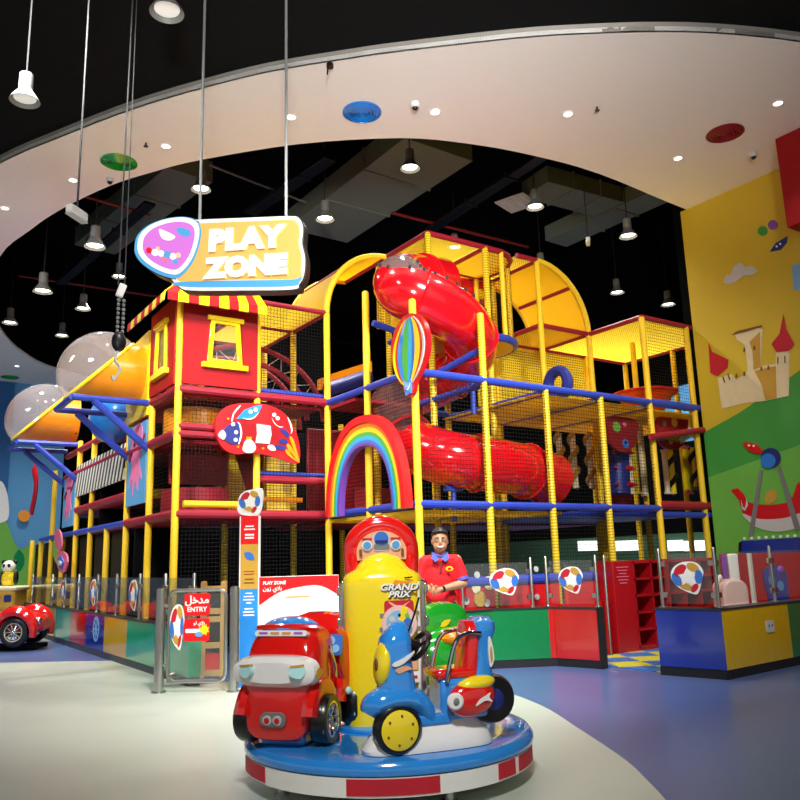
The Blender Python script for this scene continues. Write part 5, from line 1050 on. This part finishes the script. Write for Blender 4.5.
# ------------------------------------------------------------------ the carousel ride
RC = VF*5.7-VR*.14; RC.z = 0
def RW(x, y, z=0): return RC+VR*x+VF*y+Vector((0, 0, z))
ZP = .30
rd = thing('ride_platform', 'round blue ride platform with white and red striped skirt', 'ride platform', RC, FACE)
q = MB(); q.lathe([(.5, .205), (.94, .205), (.965, .215), (.972, .235), (.966, .26), (.945, .285), (.9, .297), (.8, .3), (.001, .3)], n=72); q.build('deck', M['gloss_blue'], rd)
q = MB(); q.lathe([(.9, .1), (.955, .1), (.958, .205), (.9, .205)], n=72); q.build('skirt', M['white'], rd)
for a0, a1 in ((256.5, 288.5), (197, 220), (313.5, 324), (327, 346), (30, 60), (90, 120), (145, 172)):
    n = 12; A = [math.radians(a0+(a1-a0)*i/n) for i in range(n+1)]
    q = MB(); q.rings([[(r*math.cos(a), r*math.sin(a), z) for r, z in ((.95, .112), (.961, .112), (.961, .2), (.95, .2))] for a in A]); ptlab(q.build('red_segment', M['castle_red'], rd), 'red reflective segment')
q = MB(); q.lathe([(.55, 0), (.6, .02), (.78, .2), (.3, .2)], n=40); q.build('under_drum', M['matt_black'], rd)
for a in (65, 150, 215, 297): x, y = .8*math.cos(math.radians(a)), .8*math.sin(math.radians(a)); q = MB(); q.cyl((x, y, 0), (x, y, .15), .03); q.lathe([(.05, 0), (.05, .02)], Matrix.Translation((x, y, 0)), n=12); q.build('foot', M['steel'], rd)
# central column
def sup(w_, d_, z, e=4, n=40, cx=0, cy=0):
    return [Vector((cx+w_*math.copysign(abs(math.cos(a))**(2/e), math.cos(a)), cy+d_*math.copysign(abs(math.sin(a))**(2/e), math.sin(a)), z)) for a in [2*PI*i/n for i in range(n)]]
rcn = thing('ride_column', 'tall yellow ride column with red arch top and racing print', 'ride column', RW(-.025, 0, ZP+.002), FACE+.06)
q = MB(); q.rings([sup(.245, .2, 0), sup(.25, .205, .03), sup(.262, .215, .3), sup(.27, .222, .7), sup(.275, .226, .9), sup(.276, .226, .955, 3.8), sup(.268, .22, .99, 3.4), sup(.245, .205, 1.015, 3), sup(.2, .19, 1.04, 2.6), sup(.17, .175, 1.08, 2.4), sup(.14, .145, 1.12, 2.2), sup(.08, .09, 1.15, 2)]); q.build('body', M['gloss_yellow'], rcn)
q = MB(); q.lathe([(.33, 0), (.33, .015), (.29, .03), (.2, .035)], Matrix.Diagonal((1, .85, 1, 1)), n=40); q.build('base_ring', M['gloss_blue'], rcn)
ap = [(-.198, -.05, 1.02), (-.2, -.03, 1.1)]+[(.2*math.cos(a), 0, 1.17+.175*math.sin(a)) for a in [PI-PI*i/20 for i in range(21)]]+[(.2, -.03, 1.1), (.198, -.05, 1.02)]
q = MB(); q.tube(ap, [.06, .064]+[.066]*21+[.064, .06], 16); q.ell(ap[0], (.06, .06, .05)); q.ell(ap[-1], (.06, .06, .05)); q.build('red_arch', M['gloss_red'], rcn)
F = frame((0, -.05, 0), (1, 0, 0), (0, 0, 1))
q = MB(); q.prism([(-.17, 1.1), (.17, 1.1)]+[(.175*math.cos(a), 1.15+.15*math.sin(a)) for a in [PI*i/16 for i in range(17)]], .05, F); pn = q.build('print_disc', M['peach'], rcn)
def pr_(nm, mk, poly, lay, par=pn): q = MB(); q.prism(poly, .006, F, z0=.05+.005*lay); return q.build(nm, M[mk], par)
pr_('bonnet', 'light_grey', rrect(.12, .12, .02, 3, 0, 1.22), 0); pr_('blue_dome', 'rb_blue', circ(.05, 16, 0, 1.245), 1); pr_('dome_shade', 'navy', rrect(.09, .02, .005, 2, 0, 1.225), 2); pr_('grille', 'grey', rrect(.11, .035, .01, 3, 0, 1.19), 1)
for s in (-1, 1): pr_('headlight', 'white', circ(.036, 16, .1*s, 1.2), 2); pr_('headlight_glass', 'sky_blue', circ(.027, 16, .1*s, 1.2), 3); pr_('fender', 'brown', rrect(.02, .05, .008, 2, .145*s, 1.15), 2); pr_('bar', 'castle_red', rrect(.07, .012, .004, 2, .1*s, 1.245), 1)
F = frame((0, -.226, 0), (1, 0, 0), (0, 0, 1))
LX = .115
def fp(nm, mk, poly, lay=0): q = MB(); q.prism(poly, .004, F, z0=.003*lay); return q.build(nm, M[mk], rcn)
def lbl(s, sz, z, x, sh): 
    text(s, sz, M['black'], F @ Matrix.Translation((x+.004, z-.005, .004)) @ Matrix.Diagonal((1.25, 1, 1, 1)), rcn, 'lettering_shadow', .002, .0045, shear=sh); text(s, sz, M['white'], F @ Matrix.Translation((x, z, .008)) @ Matrix.Diagonal((1.25, 1, 1, 1)), rcn, 'lettering', .002, .002, shear=sh)
lbl('GRAND', .058, .915, LX-.01, .25); lbl('PRIX', .056, .868, LX-.01, .25)
fp('orange_flame', 'orange', [(LX-.06, .93), (LX-.03, .965), (LX+.03, .955), (LX+.1, .96), (LX+.06, .94), (LX, .925)]); fp('flag', 'black', [(LX+.03, .98), (LX+.09, .985), (LX+.08, .975), (LX+.035, .972)])
fp('red_plate', 'castle_red', rrect(.2, .17, .02, 3, LX-.01, .745)); fp('plate_line', 'peach', smooth2([(LX-.08, .825), (LX-.03, .8), (LX, .79), (LX+.03, .805), (LX+.07, .825), (LX+.05, .81), (LX, .775), (LX-.06, .8)]), 1)
for x, z in ((-.125, .735), (-.13, .645), (.11, .745), (.115, .645)): fp('grey_tooth', 'grey', rrect(.03, .025, .005, 2, LX+x, z), 0)
fp('wheel_print', 'pale_pink', circ(.118, 28, LX-.01, .68), 2); fp('wheel_picture', 'pale_blue', circ(.085, 24, LX-.015, .68), 3); fp('yellow_stripe', 'gloss_yellow', [(LX-.05, .595), (LX+.0, .59), (LX+.05, .78), (LX+.01, .795)], 4)
for x, z, r, mk in ((-.06, .62, .022, 'peach'), (-.03, .6, .018, 'orange'), (.045, .64, .03, 'rb_blue'), (.05, .6, .025, 'sky_blue'), (-.06, .665, .02, 'light_grey'), (.04, .685, .016, 'leaf_green'), (-.01, .69, .01, 'black')): fp('picture_spot', mk, circ(r, 10, LX+x, z+.045), 5)
fp('price_sticker', 'peach', [(LX+.02, .38), (LX+.1, .38), (LX+.1, .52), (LX+.04, .52)]); fp('white_sticker', 'white', [(LX+.03, .3), (LX+.115, .3), (LX+.115, .37), (LX+.03, .37)]); fp('red_line', 'castle_red', [(LX+.04, .325), (LX+.1, .325), (LX+.1, .345), (LX+.04, .345)], 1)
q = MB(); q.tube([(.222, -.215, .06), (.236, -.216, .5), (.242, -.217, .95)], .009, 8); ptlab(q.build('seam_trim', M['white'], rcn), 'white vertical seam trim')
for s in (-1, 1):
    q = MB(); q.box((.272*s, -.05, .5), (.05, .06, .92)); q.build('steel_rail', M['chrome'], rcn, bev=.012)
    for z in (.9, .68, .42): q = MB(); q.box((.3*s, -.06, z), (.03, .07, .07)); q.build('clamp', M['chrome'], rcn, bev=.008)

# ------------------------------------------------------------------ red truck
tr = thing('kiddie_truck', 'glossy red toy truck with white bumper and blue windscreen on the platform', 'kiddie ride', RW(-.565, -.26, ZP), FACE+math.radians(-17))
S2 = lambda w_, z0, z1, y, e=4, cx=0: [Vector((cx+w_*math.copysign(abs(math.cos(a))**(2/e), math.cos(a)), y, (z0+z1)/2+(z1-z0)/2*math.copysign(abs(math.sin(a))**(2/e), math.sin(a)))) for a in [2*PI*i/32 for i in range(32)]]
q = MB(); q.rings([S2(.14, .1, .32, -.385), S2(.2, .05, .42, -.365), S2(.222, .035, .56, -.33), S2(.232, .05, .64, -.295), S2(.243, .1, .675, -.25), S2(.25, .14, .7, -.16), S2(.245, .14, .7, -.02), S2(.2, .14, .5, .05), S2(.22, .12, .46, .2), S2(.22, .12, .48, .4), S2(.18, .16, .44, .46)]); q.build('body', M['gloss_red'], tr)
q = MB(); q.rings([S2(.2, .35, .53, -.30), S2(.285, .345, .545, -.345, 3.2), S2(.275, .36, .53, -.405, 3), S2(.21, .385, .505, -.43, 2.6)]); bp = q.build('bumper', M['gloss_white'], tr)
for s in (-1, 1):
    q = MB(); q.prism(smooth2([(-.045, -.01), (-.03, .03), (.03, .035), (.055, .0), (.03, -.04), (-.02, -.035)]), .03, frame((.165*s, -.418, .455), (1, .35*s, 0), (0, .15, 1))); q.build('headlight', M['lamp_cyan'], bp)
    q = MB(); q.prism([(-.045, .032), (.04, .04), (.045, .028), (-.03, .02)], .034, frame((.165*s, -.418, .455), (1, .35*s, 0), (0, .15, 1))); q.build('lamp_brow', M['castle_tan'], bp)
q = MB(); q.prism(smooth2([(-.03, -.01), (.0, .03), (.035, .005), (.0, -.03)]), .02, frame((.27, -.36, .44), (.35, .95, 0), (0, 0, 1))); q.build('side_badge', M['castle_tan'], bp)
FB = frame((.0, -.392, .175), (1, 0, 0), (0, -.18, 1))
q = MB(); q.prism(rrect(.17, .085, .042, 6), .02, FB); eb = q.build('oval_badge', M['grey'], tr)
for s in (-1, 1): q = MB(); q.prism(circ(.029, 16, .034*s, 0), .012, FB, z0=.018); q.build('badge_ring', M['light_grey'], eb); q = MB(); q.prism(circ(.018, 14, .034*s, 0), .012, FB, z0=.022); q.build('badge_disc', M['red'], eb)
q = MB(); q.prism(rrect(.36, .034, .016, 5), .05, frame((0, -.25, .655), (1, 0, 0), (0, .25, 1))); lb = q.build('light_bar', M['gloss_white'], tr)
for x in (-.12, -.04, .04, .12): q = MB(); q.prism(rrect(.06, .014, .006, 3, x, 0), .006, frame((0, -.25, .655), (1, 0, 0), (0, .25, 1)), z0=.049); q.build('bar_lamp', M['orange'] if abs(x) < .1 else M['violet'], lb)
q = MB(); q.ell((-.01, -.12, .675), (.2, .13, .085), t0=PI*.42); q.build('windscreen', M['gloss_blue'], tr)
q = MB(); q.tube([(-.22, -.17, .69), (-.1, -.23, .7), (.08, -.23, .7), (.21, -.17, .69)], .018, 8); q.build('screen_trim', M['gloss_red'], tr)
q = MB(); q.rings([S2(.2, .3, .64, .22, 4), S2(.22, .3, .745, .28, 4), S2(.22, .3, .755, .4, 4), S2(.19, .32, .7, .46, 4)]); st_ = q.build('seat_back', M['gloss_red'], tr)
q = MB(); q.prism([(-.15, .62), (.17, .59), (.15, .7), (-.12, .71)], .012, frame((0, .232, 0), (1, 0, 0), (0, .12, 1))); q.build('seat_print', M['peach'], st_); q = MB(); q.prism([(-.1, .63), (.12, .605), (.1, .65), (-.02, .66)], .012, frame((0, .222, 0), (1, 0, 0), (0, .12, 1))); q.build('seat_print_mark', M['brown'], st_)
q = MB(); q.rings([S2(.05, .42, .66, .03, 4, .215), S2(.065, .3, .66, .12, 4, .215), S2(.07, .22, .6, .3, 4, .215), S2(.06, .2, .56, .44, 4, .215)]); q.build('side_panel', M['gloss_red'], tr)
FG2 = frame((.2, .0, .565), (1, .15, 0), (0, .2, 1)); q = MB(); q.prism(rrect(.19, .13, .02, 3), .02, FG2); dg_ = q.build('gauge_panel', M['rb_blue'], tr)
for x, z, r in ((-.05, .02, .035), (.02, .025, .03), (.055, -.025, .026), (-.01, -.03, .022)): q = MB(); q.prism(circ(r, 14, x, z), .014, FG2, z0=.016); q.build('gauge', M['pane_blue'], dg_)
q = MB(); q.tube(spline([(.19, -.06, .62), (.24, -.09, .56), (.27, -.08, .46), (.27, -.06, .38)], 4), .013, 8); q.build('grab_rail', M['chrome'], tr)
def wheel(par, x, y, z, r, wd, sx_, hubm='chrome', spokes=6):
    Mx = Matrix.Translation((x, y, z)) @ Matrix.Rotation(PI/2, 4, 'Y'); q = MB()
    q.lathe([(r*.72, -wd/2), (r*.92, -wd/2), (r, -wd*.32), (r, wd*.32), (r*.92, wd/2), (r*.72, wd/2), (r*.68, 0)], Mx, n=32); ty = q.build('tyre', M['tyre'], par)
    q = MB(); q.lathe([(r*.72, 0), (r*.72, sx_*wd*.48), (r*.62, sx_*wd*.48), (r*.58, sx_*wd*.2), (.001, sx_*wd*.2)], Mx, n=28)
    for k in range(spokes): a = 2*PI*k/spokes; q.cyl((x+sx_*wd*.25, y+r*.1*math.cos(a), z+r*.1*math.sin(a)), (x+sx_*wd*.42, y+r*.66*math.cos(a), z+r*.66*math.sin(a)), r*.07, n=6)
    q.ell((x+sx_*wd*.3, y, z), (wd*.15, r*.16, r*.16)); q.build('hub', M[hubm], ty)
for s in (-1, 1): wheel(tr, .255*s, -.2, .15, .148, .11, s); wheel(tr, .275*s, .3, .17, .165, .12, s)
for s in (-1, 1): q = MB(); q.tube([(.225*s, -.2+.17*math.cos(a), .15+.185*math.sin(a)) for a in [math.radians(10+16*i) for i in range(11)]], .05, 8, flat=1.4); q.tube([(.225*s, .3+.2*math.cos(a), .18+.21*math.sin(a)) for a in [math.radians(5+17*i) for i in range(11)]], .055, 8, flat=1.4); q.build('fender', M['gloss_red'], tr)
q = MB(); q.box((0, .02, .06), (.3, .6, .12)); q.build('plinth', M['gloss_blue'], tr, bev=.02)
q = MB(); q.ell((.3, .09, .27), (.02, .025, .025)); q.build('side_lamp', M['lamp_cyan'], tr)

# ------------------------------------------------------------------ blue scooter (local x = towards its tail, camera side = -y)
sc_ = thing('kiddie_scooter', 'glossy blue toy scooter with red seat and yellow front wheel on the platform', 'kiddie ride', RW(.215, -.68, ZP+.002), FACE+math.radians(20)); sc_.scale = (.9, .9, .88)
q = MB(); q.rings([sup(.45, .16, 0, 3, 36, .04), sup(.455, .162, .02, 3, 36, .04), sup(.41, .14, .1, 3, 36, .05), sup(.33, .11, .16, 3, 36, .07), sup(.28, .09, .2, 3, 36, .08)]); q.build('plinth', M['gloss_white'], sc_)
My = lambda x, y, z: Matrix.Translation((x, y, z)) @ Matrix.Rotation(PI/2, 4, 'X')
fx_, fz_ = -.215, .158
q = MB(); q.lathe([(.1, -.05), (.14, -.05), (.16, -.03), (.16, .03), (.14, .05), (.1, .05)], My(fx_, -.12, fz_), n=36); fw = q.build('front_tyre', M['tyre'], sc_)
q = MB(); q.lathe([(.125, -.056), (.125, .056), (.11, .064), (.001, .066)], My(fx_, -.12, fz_), n=32); dk = q.build('wheel_disc', M['gloss_yellow'], fw)
for k in range(6): a = 2*PI*k/6+.4; q = MB(); q.ell((fx_+.09*math.cos(a), -.187, fz_+.09*math.sin(a)), (.009, .006, .009), n=8, k=5); q.build('disc_bolt', M['brown'], dk)
q = MB(); q.rings([sup(.145, .13, .27, 2.6, 32, -.22, -.03), sup(.16, .135, .32, 2.6, 32, -.2, -.03), sup(.135, .125, .38, 2.6, 32, -.185, -.02), sup(.11, .12, .46, 2.6, 32, -.175, -.02), sup(.105, .125, .58, 2.6, 32, -.18), sup(.108, .13, .67, 2.6, 32, -.18), sup(.1, .115, .73, 2.6, 32, -.175), sup(.075, .08, .78, 2.4, 32, -.16), sup(.05, .05, .82, 2.2, 32, -.15), sup(.02, .02, .835, 2, 32, -.15)]); q.build('front_shield', M['gloss_blue'], sc_)
q = MB(); q.tube(spline([(-.39, -.05, .25), (-.34, -.05, .31), (-.2, -.06, .345), (-.06, -.06, .31), (.02, -.06, .22), (.045, -.06, .16)], 4), [.05, .06, .07, .08, .085, .09, .09, .09, .09, .09, .085, .085, .08, .075, .07, .065, .06, .055, .05, .045, .04], 12, flat=1.3); q.build('mudguard', M['gloss_blue'], sc_)
q = MB(); q.ell((-.275, -.02, .56), (.055, .105, .15), Matrix.Rotation(.12, 3, 'Y')); yf = q.build('nose_plate', M['gloss_yellow'], sc_)
q = MB(); q.ell((-.325, -.05, .56), (.012, .025, .045)); q.build('nose_mark', M['brown'], yf)
FS2 = frame((-.17, -.128, .58), (1, 0, 0), (0, 0, 1)); q = MB(); q.prism(smooth2([(-.07, -.01), (.0, .02), (.08, .06), (.06, .03), (.0, -.015), (-.06, -.03)]), .012, FS2); q.build('swoosh', M['white'], sc_); q = MB(); q.prism(smooth2([(-.05, -.05), (.02, -.03), (.06, -.05), (.02, -.06), (-.03, -.075)]), .012, FS2); q.build('swoosh_mark', M['peach'], sc_)
q = MB(); q.tube([(-.1, -.06, .76), (-.055, -.07, .88), (-.02, -.075, .99)], .007, 6); q.build('aerial', M['black'], sc_)
q = MB(); q.cyl((-.12, 0, .7), (-.01, 0, .655), .035); q.build('steering_hub', M['black'], sc_)
q = MB(); nr = Vector((.72, .5, -.5)).normalized(); ux = Vector((0, 1, 0)); uy = nr.cross(ux); cc = Vector((.0, 0, .66))
q.tube([cc+(ux*math.cos(2*PI*i/28)+uy*math.sin(2*PI*i/28))*.115 for i in range(28)], .019, 8, closed=True)
for k in range(3): a = 2*PI*k/3+.5; q.cyl(cc, cc+(ux*math.cos(a)+uy*math.sin(a))*.11, .012, n=6)
q.build('steering_wheel', M['black'], sc_)
q = MB(); q.box((.03, -.01, .19), (.28, .23, .08)); q.build('floor_pan', M['gloss_blue'], sc_, bev=.02); q = MB(); q.box((.0, -.02, .235), (.2, .19, .012)); q.build('foot_mat', M['light_grey'], sc_, bev=.004)
q = MB(); q.box((.27, 0, .31), (.34, .25, .27)); q.build('seat_base', M['gloss_blue'], sc_, bev=.03, seg=3)
q = MB(); q.box((.22, 0, .47), (.3, .25, .07)); q.build('seat_cushion', M['gloss_red'], sc_, bev=.03, seg=3)
q = MB(); q.rings([[Vector((.33+.05*x+.1*(z-.45), y, z)) for x, y in [(math.copysign(abs(math.cos(a))**.5, math.cos(a)), w2*math.copysign(abs(math.sin(a))**.5, math.sin(a))) for a in [2*PI*i/24 for i in range(24)]]] for z, w2 in ((.45, .12), (.7, .12), (.77, .105), (.81, .06))]); q.build('backrest', M['gloss_red'], sc_)
q = MB(); q.rings([[Vector((.415+k*x+.1*(z-.4), y, z)) for x, y in [(math.copysign(abs(math.cos(a))**.6, math.cos(a)), w2*math.copysign(abs(math.sin(a))**.6, math.sin(a))) for a in [2*PI*i/24 for i in range(24)]]] for z, w2, k in ((.3, .13, .11), (.42, .13, .09), (.55, .125, .055), (.68, .13, .06), (.74, .14, .085), (.8, .13, .08), (.835, .08, .045))]); bs_ = q.build('back_shell', M['gloss_blue'], sc_)
q = MB(); q.prism(smooth2([(.46, .5), (.49, .56), (.475, .68), (.455, .7), (.45, .6)]), .012, frame((0, -.125, 0), (1, 0, 0), (0, 0, 1))); q.build('shell_print', M['gloss_white'], bs_); q = MB(); q.prism(smooth2([(.465, .53), (.478, .56), (.47, .64), (.46, .6)]), .014, frame((0, -.127, 0), (1, 0, 0), (0, 0, 1))); q.build('shell_print_mark', M['castle_tan'], bs_)
for s in (-1, 1):
    q = MB(); q.tube(spline([(.13, .14*s, .43), (.15, .145*s, .52), (.19, .145*s, .65), (.23, .14*s, .71), (.3, .135*s, .735), (.4, .13*s, .73)], 4), .015, 8); q.build('grab_rail', M['chrome'], sc_)
    q = MB(); q.ell((.3, .15*s, .31), (.175, .07, .12), Matrix.Rotation(-.15, 3, 'Y')); cw = q.build('engine_cowl', M['gloss_red'], sc_)
    q = MB(); q.ell((.34, .15*s, .405), (.14, .062, .05), Matrix.Rotation(-.1, 3, 'Y')); q.build('cowl_top', M['gloss_yellow'], cw)
    q = MB(); q.lathe([(.055, 0), (.055, .02), (.045, .03), (.001, .033)], Matrix.Translation((.165, .19*s, .31)) @ Matrix.Rotation(-PI/2 if s > 0 else PI/2, 4, 'X') @ Matrix.Rotation(-.25*1, 4, 'Y'), n=20); lp_ = q.build('side_lamp', M['gloss_white'], cw)
    q = MB(); q.ell((.162, .222*s, .31), (.022, .01, .025)); q.build('lamp_centre', M['grey'], lp_)
    q = MB(); q.prism(smooth2([(.3, .27), (.37, .3), (.42, .29), (.4, .32), (.41, .35), (.37, .33), (.33, .31)]), .004, frame((0, .215*s, 0), (-s, 0, 0), (0, 0, 1)) if False else frame((0, -.218, 0), (1, 0, 0), (0, 0, 1))); 
    if s < 0: q.build('cowl_print', M['gloss_white'], cw)
    else: q.bm.free()
q = MB(); q.lathe([(.06, -.06), (.15, -.06), (.165, -.03), (.165, .03), (.15, .06), (.06, .06), (.001, .05)], My(.5, -.03, .28), n=36); rw = q.build('rear_tyre', M['tyre'], sc_)
q = MB(); q.lathe([(.09, .0), (.09, .05), (.06, .066), (.001, .066)], My(.5, -.03, .28), n=24); q.build('rear_hub', M['navy'], rw)
q = MB(); q.box((.45, 0, .2), (.12, .1, .2)); q.build('rear_support', M['gloss_white'], sc_, bev=.03)

# ------------------------------------------------------------------ green ride half hidden behind the scooter
gp = thing('kiddie_plane', 'green toy ride with rounded seat back, half hidden behind the scooter', 'kiddie ride', RW(.47, .5, ZP+.002), FACE+.5)
q = MB(); q.rings([sup(.3, .17, 0, 3, 32), sup(.28, .16, .15, 3, 32)]); q.build('plinth', M['gloss_white'], gp)
q = MB(); q.ell((0, 0, .36), (.36, .2, .24)); q.build('body', M['gloss_green'], gp)
q = MB(); q.rings([S2(.15, .4, .66, .0, 3), S2(.19, .38, .76, .05, 3), S2(.19, .38, .77, .14, 3), S2(.15, .4, .7, .2, 3)]); q.build('seat_back', M['gloss_green'], gp)
q = MB(); q.ell((.03, -.1, .52), (.2, .13, .08)); q.build('seat', M['orange'], gp)
q = MB(); q.prism(leaf(.1, .04, .5, -.05, .62), .01, frame((0, -.012, 0), (1, 0, 0), (0, 0, 1))); q.build('seat_print', M['gloss_yellow'], gp)
